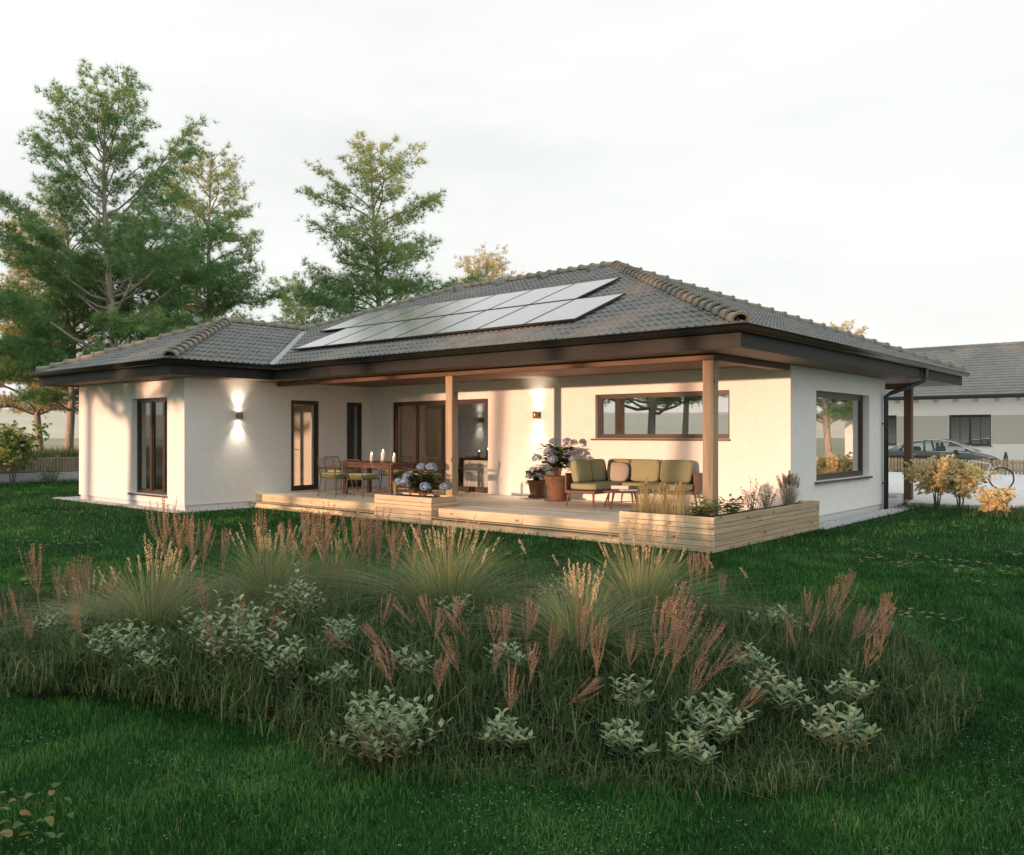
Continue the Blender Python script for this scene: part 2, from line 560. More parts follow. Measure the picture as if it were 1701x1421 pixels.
def tri_mesh(name, V, F, m, tint=None, smooth=False):
    """big triangle mesh straight from arrays"""
    me = bpy.data.meshes.new(name)
    V = np.asarray(V, dtype=np.float32)
    F = np.asarray(F, dtype=np.int32)
    me.vertices.add(len(V))
    me.vertices.foreach_set('co', V.ravel())
    me.loops.add(F.size)
    me.loops.foreach_set('vertex_index', F.ravel())
    me.polygons.add(len(F))
    me.polygons.foreach_set('loop_start', np.arange(0, F.size, 3, dtype=np.int32))
    me.polygons.foreach_set('loop_total', np.full(len(F), 3, dtype=np.int32))
    if smooth:
        me.polygons.foreach_set('use_smooth', np.ones(len(F), dtype=bool))
    if tint is not None:
        a = me.attributes.new('tint', 'FLOAT', 'POINT')
        a.data.foreach_set('value', np.asarray(tint, dtype=np.float32))
    me.materials.append(m)
    me.update()
    me.validate()
    return me


def link(name, me, parent=None, loc=(0, 0, 0), rot=(0, 0, 0), kind=None):
    o = bpy.data.objects.new(name, me)
    col.objects.link(o)
    o.location = loc
    o.rotation_euler = rot
    if parent is not None:
        o.parent = parent
    if kind:
        o['kind'] = kind
    return o


def tag(o, label, cat, group=None):
    o['label'] = label
    o['category'] = cat
    if group:
        o['group'] = group
    return o


def thing(name, label, cat, loc=(0, 0, 0), rz=0.0, group=None):
    o = bpy.data.objects.new(name, None)
    o.empty_display_size = 0.2
    col.objects.link(o)
    o.location = loc
    o.rotation_euler = (0, 0, rz)
    return tag(o, label, cat, group)


def part(name, mb, m, root, smooth=False, base=None, kind=None):
    """part built in world coordinates (base = root's base) or local ones (base None)"""
    me = mb if isinstance(mb, bpy.types.Mesh) else mb.mesh(name, m, smooth)
    loc = (0, 0, 0) if base is None else (-base[0], -base[1], -base[2])
    return link(name, me, root, loc, kind=kind)


def copy_tree(o, parent=None):
    c = o.copy()
    col.objects.link(c)
    if parent is not None:
        c.parent = parent
    for ch in list(o.children):
        copy_tree(ch, c)
    return c


def in_poly(x, y, poly):
    x = np.asarray(x)
    y = np.asarray(y)
    inside = np.zeros(x.shape, bool)
    n = len(poly)
    for i in range(n):
        x0, y0 = poly[i]
        x1, y1 = poly[(i + 1) % n]
        c = ((y0 > y) != (y1 > y)) & (x < (x1 - x0) * (y - y0) / (y1 - y0 + 1e-12) + x0)
        inside ^= c
    return inside


def vnoise(x, y, s, seed=0):
    """smooth value noise on arrays"""
    r = np.random.default_rng(seed)
    T = r.random((64, 64))
    u = x * s + 1000
    v = y * s + 1000
    i = np.floor(u).astype(int)
    j = np.floor(v).astype(int)
    fu = u - i
    fv = v - j
    fu = fu * fu * (3 - 2 * fu)
    fv = fv * fv * (3 - 2 * fv)
    g = lambda a, b: T[a % 64, b % 64]
    return (g(i, j) * (1 - fu) + g(i + 1, j) * fu) * (1 - fv) + (g(i, j + 1) * (1 - fu) + g(i + 1, j + 1) * fu) * fv


def blades(P, h, w, lean, az, curve=0.5, face=None):
    """grass blades: 5 vertices, 3 triangles each. P (n,3) roots, lean = tip offset as a share of h"""
    n = len(P)
    d = np.stack([np.cos(az), np.sin(az), np.zeros(n)], 1)
    fa = az + math.pi / 2 if face is None else face
    s = np.stack([np.cos(fa), np.sin(fa), np.zeros(n)], 1) * (w / 2)[:, None]
    up = np.array([0, 0, 1.0])
    mid = P + up * (h * 0.55)[:, None] + d * (lean * h * 0.55 * (1 - curve))[:, None]
    tip = P + up * (h * np.sqrt(np.clip(1 - 0.45 * lean ** 2, 0.1, 1)))[:, None] + d * (lean * h)[:, None]
    V = np.stack([P - s, P + s, mid - s * 0.75, mid + s * 0.75, tip], 1).reshape(-1, 3)
    b = (np.arange(n) * 5)[:, None]
    F = np.concatenate([b + np.array([[0, 1, 3]]), b + np.array([[0, 3, 2]]), b + np.array([[2, 3, 4]])], 1).reshape(-1, 3)
    return V, F


def leaves(P, d, nrm, ln, wd, fold=0.15):
    """leaves: 6 vertices (base, 2 left, 2 right... as a folded diamond), 4 triangles"""
    d = d / np.linalg.norm(d, axis=1, keepdims=True)
    s = np.cross(d, nrm)
    s /= np.linalg.norm(s, axis=1, keepdims=True) + 1e-9
    u = np.cross(s, d)
    c = P + d * (ln * 0.5)[:, None] - u * (ln * fold * 0.4)[:, None]
    V = np.stack([P, c + s * (wd / 2)[:, None] + u * (wd * fold)[:, None], P + d * ln[:, None] - u * (ln * fold * 0.6)[:, None], c - s * (wd / 2)[:, None] + u * (wd * fold)[:, None], c], 1).reshape(-1, 3)
    b = (np.arange(len(P)) * 5)[:, None]
    F = np.concatenate([b + np.array([[0, 1, 4]]), b + np.array([[1, 2, 4]]), b + np.array([[2, 3, 4]]), b + np.array([[3, 0, 4]])], 1).reshape(-1, 3)
    return V, F


def rdir(n, r=rng):
    v = r.normal(size=(n, 3))
    return v / np.linalg.norm(v, axis=1, keepdims=True)


# ------------------------------------------------------------------ ground
def sheet(name, poly, z, m, kind='structure', th=None):
    mb = MB()
    n = len(poly)
    v = [(x, y, z) for x, y in poly]
    f = [tuple(range(n))]
    if th:
        v += [(x, y, z - th) for x, y in poly]
        f += [(i, i + n, (i + 1) % n + n, (i + 1) % n) for i in range(n)]
    mb.add(v, f)
    o = link(name, mb.mesh(name, m))
    o['kind'] = kind
    return o


sheet('fields', [(900 * math.cos(a), 900 * math.sin(a)) for a in [i * math.pi / 24 for i in range(48)]], -0.03, field_m)
LAWN = [(-28.2, -45), (32, -45), (32, 45), (-28.2, 45)]
sheet('lawn', LAWN, 0.0, lawn_m)
# distant hillside all round
mb = MB()
v = []
seg = 72
for i in range(seg):
    a = 2 * math.pi * i / seg
    w = 1 + 0.18 * math.sin(a * 3 + 1.0) + 0.1 * math.sin(a * 7)
    for r, z in ((380, -0.1), (470, 4.5 * w), (620, 14.5 * w), (780, 20 * w), (880, 18 * w)):
        v.append((r * math.cos(a), r * math.sin(a), z))
f = []
for i in range(seg):
    j = (i + 1) % seg
    for k in range(4):
        f.append((i * 5 + k, i * 5 + k + 1, j * 5 + k + 1, j * 5 + k))
mb.add(v, f)
o = link('hills', mb.mesh('hills', hill_m, True))
o['kind'] = 'structure'
# raised bank behind the left fence
mb = MB()
pr = [(-28.45, -0.2), (-28.5, 0.72), (-30, 0.80), (-46, 0.55), (-60, -0.05)]
v = []
for y in (-45, 60):
    v += [(x, y, z) for x, z in pr]
f = [(i, i + 1, i + 6, i + 5) for i in range(4)]
mb.add(v, f)
bank_m = pm('bank_grass', (0.06, 0.075, 0.025), (0.14, 0.12, 0.055), 1.2, 1.0, 0.6, 8, bd=0.05, spec=0.1)
o = link('bank', mb.mesh('bank', bank_m))
o['kind'] = 'structure'
# paving
PAVE = [(-9.5, 12.9), (-0.78, 12.9), (-0.62, 11.7), (0.2, 11.55), (1.0, 11.9), (1.9, 12.9), (2.6, 14.4), (4.2, 15.9), (14, 16.2), (14, 29.0), (-9.5, 29.0)]
sheet('driveway', PAVE, 0.10, concrete_m, th=0.14)
sheet('street', [(-60, 29.9), (40, 29.9), (40, 36.6), (-60, 36.6)], 0.06, concrete_m, th=0.1)
GRAV = [(-19.5, -1.0), (-12.62, -1.0), (-12.62, 0.93), (-12.80, 0.93), (-12.80, -0.70), (-18.33, -0.70), (-18.33, 8.0), (-19.5, 8.0)]
sheet('gravel_strip', GRAV, 0.02, gravel_m, th=0.04)
sheet('gravel_strip', [(-0.72, 5.24), (-0.26, 5.24), (-0.26, 10.6), (-0.55, 11.6), (-0.72, 11.6)], 0.02, gravel_m, th=0.04)


def pebbles(n, x0, x1, y0, y1):
    mb = MB()
    for i in range(n):
        x, y = random.uniform(x0, x1), random.uniform(y0, y1)
        r = random.uniform(0.012, 0.03)
        a = random.uniform(0, 6.28)
        v = []
        for k in range(5):
            w = a + k * 2 * math.pi / 5
            v.append((x + r * math.cos(w) * random.uniform(0.8, 1.2), y + r * math.sin(w) * random.uniform(0.8, 1.2), 0.022 + r * 0.3))
        v.append((x, y, 0.022 + r * random.uniform(0.6, 0.9)))
        v.append((x, y, 0.0))
        mb.add(v, [(k, (k + 1) % 5, 5) for k in range(5)] + [((k + 1) % 5, k, 6) for k in range(5)])
    return mb


mb = pebbles(900, -0.70, -0.29, 5.3, 11.3)
q = pebbles(900, -19.4, -12.7, -0.98, -0.78)
mb.add(q.v, q.f)
link('pebbles', mb.mesh('pebbles', pebble_m), kind='stuff')['label'] = 'pale grey pebbles along the foot of the house walls'

# ------------------------------------------------------------------ THE HOUSE
HB = (-9.5, 5.0, 0.0)
house = thing('house', 'single-storey white rendered house with dark hipped tile roof and deep porch', 'house', HB)
XL, XR, XE = -18.366, -12.775, -0.744        # wing left wall, wing right wall, end wall
YW, YM, YB = -0.735, 4.794, 10.416            # wing front, main front, back
ZP, ZS = 0.152, 3.094                         # plaster foot, soffit
TH = 0.36


def wall_skin(axis, pos, sgn, a0, a1, z0, z1, ops, th=TH):
    """wall with openings: outer skin, inner skin and reveals. axis 'Y': plane y=pos (along x); axis 'X': plane x=pos (along y)"""
    mb = MB()
    inn = pos - sgn * th

    def P(a, n, z):
        return (a, n, z) if axis == 'Y' else (n, a, z)
    av = sorted({a0, a1, *[o[0] for o in ops], *[o[1] for o in ops]})
    zv = sorted({z0, z1, *[o[2] for o in ops], *[o[3] for o in ops]})
    for i in range(len(av) - 1):
        for j in range(len(zv) - 1):
            am, zm = (av[i] + av[i + 1]) / 2, (zv[j] + zv[j + 1]) / 2
            if any(o[0] < am < o[1] and o[2] < zm < o[3] for o in ops):
                continue
            for n in (pos, inn):
                mb.add([P(av[i], n, zv[j]), P(av[i + 1], n, zv[j]), P(av[i + 1], n, zv[j + 1]), P(av[i], n, zv[j + 1])], [(0, 1, 2, 3)])
    for o in ops:
        b0, b1, c0, c1 = o
        for (p, q) in (((b0, c0), (b0, c1)), ((b1, c0), (b1, c1)), ((b0, c0), (b1, c0)), ((b0, c1), (b1, c1))):
            mb.add([P(p[0], pos, p[1]), P(q[0], pos, q[1]), P(q[0], inn, q[1]), P(p[0], inn, p[1])], [(0, 1, 2, 3)])
    return mb


O_WING = (-15.344, -13.563, 0.335, 2.664)
O_DOOR = (2.163, 3.034, 0.333, 2.660)
O_SLIM = (3.954, 4.485, 0.333, 2.655)
O_SLIDE = (-11.967, -8.373, 0.330, 2.664)
O_MAIN = (-5.183, -1.977, 1.700, 2.664)
O_END = (6.077, 9.279, 0.845, 2.668)
part('wall', wall_skin('Y', YW, -1, XL, XR, ZP, ZS, [O_WING]), stucco, house, base=HB)
part('wall', wall_skin('X', XR, 1, YW, YM, ZP, ZS, [O_DOOR, O_SLIM]), stucco, house, base=HB)
part('wall', wall_skin('Y', YM, -1, XR, XE, ZP, ZS, [O_SLIDE, O_MAIN]), stucco, house, base=HB)
part('wall', wall_skin('X', XE, 1, YM, YB, ZP, ZS, [O_END]), stucco, house, base=HB)
part('wall', wall_skin('Y', YB, 1, XL, XE, ZP, ZS, []), stucco, house, base=HB)
part('wall', wall_skin('X', XL, -1, YW, YB, ZP, ZS, []), stucco, house, base=HB)
g = 0.03
mb = MB()
mb.box(XL + g, XR - g, YW + g, YM, -0.1, ZP - 0.002)
mb.box(XL + g, XE - g, YM + g, YB - g, -0.1, ZP - 0.002)
part('plinth', mb, plinth_m, house, base=HB)
# inside: floors, ceiling, partitions
mb = MB()
mb.box(XL + TH, XR - TH, YW + TH, YM + TH, 0.22, 0.328)
mb.box(XL + TH, XE - TH, YM + TH + 0.001, YB - TH, 0.22, 0.327)
part('interior_floor', mb, wood('oak_floor', (0.30, 0.20, 0.12), (0.38, 0.26, 0.16), 0, 0.45, False), house, base=HB)
mb = MB()
mb.box(XL + 0.02, XR - 0.02, YW + 0.02, YB - 0.02, 2.84, 2.90)
mb.box(XR, XE - 0.02, YM + 0.02, YB - 0.02, 2.84, 2.90)
part('interior_ceiling', mb, inner_m, house, base=HB)
mb = MB()
mb.box(XL + TH, XR - TH, 3.42, 3.52, 0.33, 2.84)
mb.box(XR - 0.1, XR + 0.02, YM + TH, YB - TH, 0.33, 2.84)
mb.box(-7.6, -7.45, YM + TH, YB - TH, 0.33, 2.84)
mb.box(XR + 0.02, -7.6, 8.9, 9.0, 0.33, 2.84)
part('partition_wall', mb, inner_m, house, base=HB)
d = part('interior_door', MB().bbox(-14.33, -13.45, 3.375, 3.415, 0.335, 2.40, 0.004), white_m, house, base=HB)
mb = MB().tube([(-14.25, 3.37, 1.36), (-14.25, 3.32, 1.36), (-14.13, 3.32, 1.36)], 0.011).lathe([(0.02, 0), (0.02, 0.01)], 10, (-14.25, 3.36, 1.2))
part('handle', mb, bronze_m, d)
# low white unit standing inside the glass of the terrace door
mb = MB().bbox(-9.62, -8.42, 5.22, 5.62, 0.335, 1.12)
cab = part('cabinet', mb, white_m, house, base=HB)
part('cabinet_door', MB().bbox(-9.60, -9.03, 5.20, 5.218, 0.40, 1.10), white_m, cab)
part('cabinet_door', MB().bbox(-9.01, -8.44, 5.20, 5.218, 0.40, 1.10), white_m, cab)
part('shelf_unit', MB().box(-12.6, -12.2, 7.9, 8.85, 0.33, 2.3).box(-2.6, -1.3, 9.6, 10.0, 0.33, 1.15), innerdark_m, house, base=HB)


def window(axis, pos, sgn, op, bars=(), fw=0.085, depth=0.20, sill=0.06, door=False, gm=None):
    """window set back in its reveal: frame, mullions, panes, sill"""
    b0, b1, c0, c1 = op

    def B(mb, a0, a1, n0, n1, z0, z1):          # n measured outward from the wall face
        n0, n1 = pos + sgn * n0, pos + sgn * n1
        lo, hi = min(n0, n1), max(n0, n1)
        if axis == 'Y':
            mb.box(a0, a1, lo, hi, z0, z1)
        else:
            mb.box(lo, hi, a0, a1, z0, z1)
    e = 0.004
    fr = MB()
    bot = fw if not door else fw * 1.3
    B(fr, b0 + e, b0 + fw, -depth, -depth + 0.08, c0 + e, c1 - e)
    B(fr, b1 - fw, b1 - e, -depth, -depth + 0.08, c0 + e, c1 - e)
    B(fr, b0 + fw, b1 - fw, -depth, -depth + 0.08, c1 - fw, c1 - e)
    B(fr, b0 + fw, b1 - fw, -depth, -depth + 0.08, c0 + e, c0 + bot)
    w = part('door' if door else 'window', fr, frame_m, house, base=HB)
    xs = [b0 + fw] + [t for t in bars] + [b1 - fw]
    for t in bars:
        m2 = MB()
        B(m2, t - fw * 0.62, t + fw * 0.62, -depth - 0.01, -depth + 0.09, c0 + bot, c1 - fw)
        part('mullion', m2, frame_m, w)
    for i in range(len(xs) - 1):
        p0 = xs[i] + (fw * 0.62 if i else 0)
        p1 = xs[i + 1] - (fw * 0.62 if i < len(xs) - 2 else 0)
        sh = MB()
        s = 0.034
        B(sh, p0, p0 + s, -depth + 0.012, -depth + 0.062, c0 + bot, c1 - fw)
        B(sh, p1 - s, p1, -depth + 0.012, -depth + 0.062, c0 + bot, c1 - fw)
        B(sh, p0 + s, p1 - s, -depth + 0.012, -depth + 0.062, c1 - fw - s, c1 - fw)
        B(sh, p0 + s, p1 - s, -depth + 0.012, -depth + 0.062, c0 + bot, c0 + bot + s)
        part('sash', sh, frame_m, w)
        pn = MB()
        B(pn, p0 + s, p1 - s, -depth + 0.030, -depth + 0.038, c0 + bot + s, c1 - fw - s)
        part('pane', pn, gm or pane_m, w)
    if sill:
        sl = MB()
        B(sl, b0 - 0.09, b1 + 0.02, -depth + 0.081, sill, c0 - 0.045, c0 - 0.005)
        part('sill', sl, sill_m, w)
    return w


window('Y', YW, -1, O_WING, bars=(-14.62, -13.98), fw=0.07, depth=0.22, gm=clear_m)
w = window('X', XR, 1, O_DOOR, fw=0.075, depth=0.10, sill=0, door=True, gm=clear_m)
window('X', XR, 1, O_SLIM, fw=0.06, depth=0.10, sill=0, gm=clear_m)
w = window('Y', YM, -1, O_SLIDE, bars=(-11.10, -9.92), fw=0.075, depth=0.20, sill=0, door=True, gm=slide_m)
mb = MB().box(-9.86, -9.83, YM + 0.06, YM + 0.09, 1.15, 1.55)
part('handle', mb, bronze_m, w)
window('Y', YM, -1, O_MAIN, fw=0.06, depth=0.20, sill=0.05)
window('X', XE, 1, O_END, fw=0.085, depth=0.22, sill=0.07)

# --- roof
T = 0.405
ZE = 3.45
EX, EYF, EYB = 0.0, 1.126, 14.517
WXR, WXL, WYF = -12.03, -19.11, -1.48
HALF = (EYB - EYF) / 2
WH = (WXR - WXL) / 2


def zroof(h):
    return ZE + h * T


apR, apL = (-HALF, EYF + HALF), (WXL + HALF, EYF + HALF)
apW = (WXR - WH, WYF + WH)
vt = (WXR - WH, EYF + WH)          # where the wing ridge meets the main roof
ce = [(EX, EYF), (EX, EYB), (WXL, EYB), (WXL, WYF), (WXR, WYF), (WXR, EYF)]
mb = MB()


def pt(x, y, h, dz=-0.05):
    return (x, y, zroof(h) + dz)


mb.add([pt(EX, EYF, 0), pt(*apR, HALF), pt(*apL, HALF), pt(*vt, WH), pt(WXR, EYF, 0)], [(0, 1, 2, 3, 4)])
mb.add([pt(EX, EYF, 0), pt(EX, EYB, 0), pt(*apR, HALF)], [(0, 1, 2)])
mb.add([pt(EX, EYB, 0), pt(WXL, EYB, 0), pt(*apL, HALF), pt(*apR, HALF)], [(0, 1, 2, 3)])
mb.add([pt(WXL, EYB, 0), pt(WXL, WYF, 0), pt(*apW, WH), pt(*vt, WH), pt(*apL, HALF)], [(0, 1, 2, 3, 4)])
mb.add([pt(WXL, WYF, 0), pt(WXR, WYF, 0), pt(*apW, WH)], [(0, 1, 2)])
mb.add([pt(WXR, WYF, 0), pt(WXR, EYF, 0), pt(*vt, WH), pt(*apW, WH)], [(0, 1, 2, 3)])
roof = part('roof', mb, roofbase_m, house, base=HB)

TW, TE, TL = 0.30, 0.345, 0.40
PROF = [(0.0, 0.010), (0.025, 0.0), (0.060, 0.004), (0.085, 0.024), (0.108, 0.034), (0.130, 0.026), (0.150, 0.010), (0.175, 0.0), (0.210, 0.004), (0.235, 0.024), (0.258, 0.034), (0.280, 0.026), (0.30, 0.010)]


def tile_geo():
    v, f = [], []
    k = len(PROF)
    for x, z in PROF:
        v.append((x, TL, z - 0.004))
    for x, z in PROF:
        v.append((x, 0, z + 0.022))
    for x, z in PROF:
        v.append((x, 0.004, z - 0.004))
    for i in range(k - 1):
        f.append((k + i, k + i + 1, i + 1, i))
        f.append((2 * k + i, 2 * k + i + 1, k + i + 1, k + i))
    return v, f


TV, TF = tile_geo()
tm_mesh = MB().add(TV, TF).mesh('roof_tile', tile_m)
whole = []
cut_bm = bmesh.new()


def tile_plane(e, u, org, length, rows, halfs):
    """e: along the eave, u: horizontal up-slope direction; halfs: list of (a,b,c) with a*x+b*y<=c"""
    e = Vector((*e, 0))
    u = Vector((*u, 0))
    s = (u + Vector((0, 0, T))).normalized()
    nrm = e.cross(s)
    if nrm.z < 0:
        nrm = -nrm
    ch = 1 / math.sqrt(1 + T * T)
    loc = bmesh.new()
    for r in range(rows):
        st = -0.07 + r * TE
        off = (TW / 2 if r % 2 else 0.0)
        for c in range(int(length / TW) + 2):
            o = Vector(org) + e * (c * TW + off - TW / 2) + s * st
            cs = [(o + e * a + s * b) for a in (0, TW) for b in (0, TL)]
            ins = [all(A * p.x + B * p.y <= C + 0.10 for A, B, C in halfs) for p in cs]
            if not any(ins) and not all(A * (o + e * TW / 2 + s * TL / 2).x + B * (o + e * TW / 2 + s * TL / 2).y <= C for A, B, C in halfs):
                continue
            M = Matrix((e, s, nrm)).transposed().to_4x4()
            M.translation = o + nrm * random.uniform(-0.003, 0.003)
            if all(all(A * p.x + B * p.y <= C - 0.01 for A, B, C in halfs[1:]) for p in cs):
                whole.append(M)
            else:
                vs = [loc.verts.new(M @ Vector(p)) for p in TV]
                for q in TF:
                    loc.faces.new([vs[i] for i in q])
    for A, B, C in halfs[1:]:
        gm = loc.verts[:] + loc.edges[:] + loc.faces[:]
        nn = Vector((A, B, 0))
        L2 = A * A + B * B
        bmesh.ops.bisect_plane(loc, geom=gm, plane_co=Vector((A * C / L2, B * C / L2, 0)), plane_no=nn, clear_outer=True)
    tmp = bpy.data.meshes.new('tmp')
    loc.to_mesh(tmp)
    loc.free()
    cut_bm.from_mesh(tmp)
    bpy.data.meshes.remove(tmp)


# first half-space of every list is the eave (tiles overhang it)
tile_plane((1, 0), (0, 1), (WXL, EYF, ZE), EX - WXL, 21, [(0, -1, -EYF + 0.1), (1, 1, EYF), (-1, -1, -WXR - EYF - 0.14), (-1, 1, -WXL + EYF), (0, 1, EYF + HALF)])
tile_plane((0, -1), (-1, 0), (EX, EYB, ZE), EYB - EYF, 21, [(1, 0, 0.1), (-1, -1, -EYF), (-1, 1, EYB)])
tile_plane((0, -1), (-1, 0), (WXR, EYF + 3.6, ZE), 6.3, 12, [(1, 0, WXR + 0.1), (-1, -1, -WYF - WXR), (-1, 0, WH - WXR), (1, 1, EYF + WXR - 0.14)])
tile_plane((1, 0), (0, 1), (WXL, WYF, ZE), 7.1, 12, [(0, -1, -WYF + 0.1), (1, 1, WXR + WYF), (-1, 1, -WXL + WYF)])
whole.sort(key=lambda M: (M.translation - cam.location).length)
for M in whole[:300]:
    o = link('roof_tile', tm_mesh, roof)
    o.matrix_local = M
rest = whole[300:]
TVn = np.array(TV)
VV = []
for M in rest:
    m4 = np.array(M)
    VV.append(TVn @ m4[:3, :3].T + m4[:3, 3])
for i, Vr in enumerate(VV):
    vs = [cut_bm.verts.new(p) for p in Vr]
    for q in TF:
        cut_bm.faces.new([vs[k] for k in q])
me = bpy.data.meshes.new('roof_tiles')
cut_bm.to_mesh(me)
cut_bm.free()
me.materials.append(tile_m)
link('roof_tiles', me, roof, kind='stuff')

# ridge and hip tiles
RL, RE_ = 0.42, 0.365


def ridge_mesh():
    mb = MB()
    n = 8
    v = []
    for y, r, dz in ((0.0, 0.148, 0.020), (0.06, 0.148, 0.020), (0.061, 0.135, 0.010), (RL, 0.112, -0.012)):
        for k in range(n + 1):
            a = math.pi * (-0.06 + 1.12 * k / n)
            v.append((r * math.cos(a), y, r * 0.85 * math.sin(a) + dz))
    r = 0.115
    for k in range(n + 1):
        a = math.pi * (-0.06 + 1.12 * k / n)
        v.append((r * math.cos(a), 0.0, r * 0.85 * math.sin(a) + 0.01))
    w = n + 1
    f = []
    for i in range(3):
        for k in range(n):
            f.append((i * w + k, i * w + k + 1, (i + 1) * w + k + 1, (i + 1) * w + k))
    for k in range(n):
        f.append((4 * w + k, 4 * w + k + 1, k + 1, k))
    return mb.add(v, f).mesh('ridge_tile', ridge_m)


rg = ridge_mesh()


def ridge_run(a, b):
    a, b = Vector(a), Vector(b)
    d = (b - a)
    n = int(d.length / RE_ + 0.5)
    st = d.length / n
    d.normalize()
    s = d.cross(Vector((0, 0, 1))).normalized()
    u = s.cross(d)
    for i in range(n):
        M = Matrix((s, d, u)).transposed().to_4x4()
        M.translation = a + d * (i * st) + u * random.uniform(-0.004, 0.004)
        o = link('ridge_tile', rg, roof)
        o.matrix_local = M


def P3(p, h, dz=0.02):
    return (p[0], p[1], zroof(h) + dz)


ridge_run(P3((EX, EYF), 0, 0.03), P3(apR, HALF))
ridge_run(P3((EX, EYB), 0, 0.03), P3(apR, HALF))
ridge_run(P3(apL, HALF), P3(apR, HALF))
ridge_run(P3(vt, WH), P3(apL, HALF))
ridge_run(P3((WXR, WYF), 0, 0.03), P3(apW, WH))
ridge_run(P3((WXL, WYF), 0, 0.03), P3(apW, WH))
ridge_run(P3(vt, WH), P3(apW, WH))
ridge_run(P3((WXL, EYB), 0, 0.03), P3(apL, HALF))
# small vent tiles below the ridge
vent = MB()
vent.add([(-0.10, 0, 0.05), (0.10, 0, 0.05), (0.0, 0, 0.19), (-0.10, 0.28, 0.05), (0.10, 0.28, 0.05), (0.0, 0.42, 0.12)], [(0, 1, 2), (1, 4, 5, 2), (0, 2, 5, 3), (3, 5, 4)])
vme = vent.mesh('vent_tile', tile_m)
for x in (-11.9, -10.3, -8.7, -7.1):
    link('vent_tile', vme, roof, (x, EYF + 6.15, zroof(6.15)), (math.atan(T), 0, 0))
link('vent_tile', vme, roof, (WXR - 2.9, 0.9, zroof(2.9)), (math.atan(T), 0, math.pi / 2))
# valley gutter strip
mb = MB()
a, b = Vector((WXR, EYF, ZE + 0.015)), Vector((vt[0], vt[1], zroof(WH) + 0.015))
for sg in (-1, 1):
    s = Vector((1, 1, 0)).normalized() * 0.115 * sg
    mb.add([a, b, b + s + Vector((0, 0, 0.02)), a + s + Vector((0, 0, 0.02))], [(0, 1, 2, 3)])
part('valley', mb, valley_m, roof)
# fascia, gutter: profiles swept round the eaves
PATH = [((EX, EYB), (1, 0)), ((EX, EYF), (1, -1)), ((WXR, EYF), (1, -1)), ((WXR, WYF), (1, -1)), ((WXL, WYF), (0, -1))]


def sweep(prof, path, closed=True):
    mb = MB()
    k = len(prof)
    v = []
    for (p, d) in path:
        for o, z in prof:
            v.append((p[0] + d[0] * o, p[1] + d[1] * o, z))
    f = []
    for i in range(len(path) - 1):
        for j in range(k if closed else k - 1):
            q = (j + 1) % k
            f.append((i * k + j, (i + 1) * k + j, (i + 1) * k + q, i * k + q))
    f.append(tuple(range(k)))
    f.append(tuple(reversed(range((len(path) - 1) * k, len(path) * k))))
    return mb.add(v, f)


part('fascia', sweep([(0.0, ZS + 0.003), (0.0, 3.40), (-0.03, 3.40), (-0.03, ZS + 0.003)], PATH), fascia_m, house, base=HB)
ring_path = [((EX, EYB), (1, 1)), ((WXL, EYB), (-1, 1)), ((WXL, WYF), (-1, -1))]
part('fascia', sweep([(0.0, ZS + 0.003), (0.0, 3.40), (-0.03, 3.40), (-0.03, ZS + 0.003)], ring_path), fascia_m, house, base=HB)
gp = []
cx_, r_, zc_ = 0.085, 0.078, 3.424
for k in range(9):
    a = math.pi + math.pi * k / 8
    gp.append((cx_ + r_ * math.cos(a), zc_ + 1.4 * r_ * math.sin(a)))
gp.append((cx_ + r_ + 0.012, zc_ + 0.004))
gp.append((cx_ + r_ + 0.006, zc_ + 0.014))
for k in range(8, -1, -1):
    a = math.pi + math.pi * k / 8
    gp.append((cx_ + (r_ - 0.008) * math.cos(a), zc_ + 1.4 * (r_ - 0.006) * math.sin(a) + 0.002))
PG = list(PATH)
PG[0] = ((EX, EYB + 0.16), (1, 0))
PG[-1] = ((WXL - 0.16, WYF), (0, -1))
part('gutter', sweep(gp, PG), gutter_m, house, True, base=HB)
mb = MB()
mb.box(WXR - 0.001, EX - 0.031, EYF + 0.031, EYB - 0.031, ZS, ZS + 0.02)
mb.box(WXL + 0.031, WXR - 0.031, WYF + 0.031, EYB - 0.031, ZS, ZS + 0.02)
part('soffit', mb, soffit_m, house, base=HB)
# porch beams and posts
part('beam', MB().bbox(XR + 0.002, XE, 1.735, 1.905, 2.985, ZS - 0.002), soffit_m, house, base=HB)
part('beam', MB().bbox(-0.945, XE, 1.908, YM - 0.003, 2.985, ZS - 0.002), wood('beam_wood', (0.120, 0.066, 0.038), (0.175, 0.100, 0.060), 1, 0.6, False), house, base=HB)
part('beam', MB().bbox(-6.0, -0.75, 12.62, 12.82, 2.96, ZS - 0.002), soffit_m, house, base=HB)
part('post', MB().bbox(-6.795, -6.605, 1.728, 1.912, 0.327, 2.984, 0.008), post_m, house, base=HB)
part('post', MB().bbox(-0.948, -0.758, 1.728, 1.912, 0.327, 2.984, 0.008), post_m, house, base=HB)
part('post', MB().bbox(-0.95, -0.76, 12.63, 12.81, 0.101, 2.958, 0.008), rpost_m, house, base=HB)
# downpipe with its elbow and brackets
mb = MB()
mb.tube([(0.075, 10.72, 3.34), (0.075, 10.72, 3.10), (0.04, 10.66, 3.03), (-0.55, 10.28, 2.76), (-0.655, 10.20, 2.68), (-0.655, 10.20, 0.03)], 0.052, 10)
dp = part('downpipe', mb, black_m, house, True, base=HB)
for z in (2.02, 0.62):
    part('bracket', MB().box(XE - 0.01, -0.60, 10.18, 10.22, z, z + 0.03), black_m, dp)
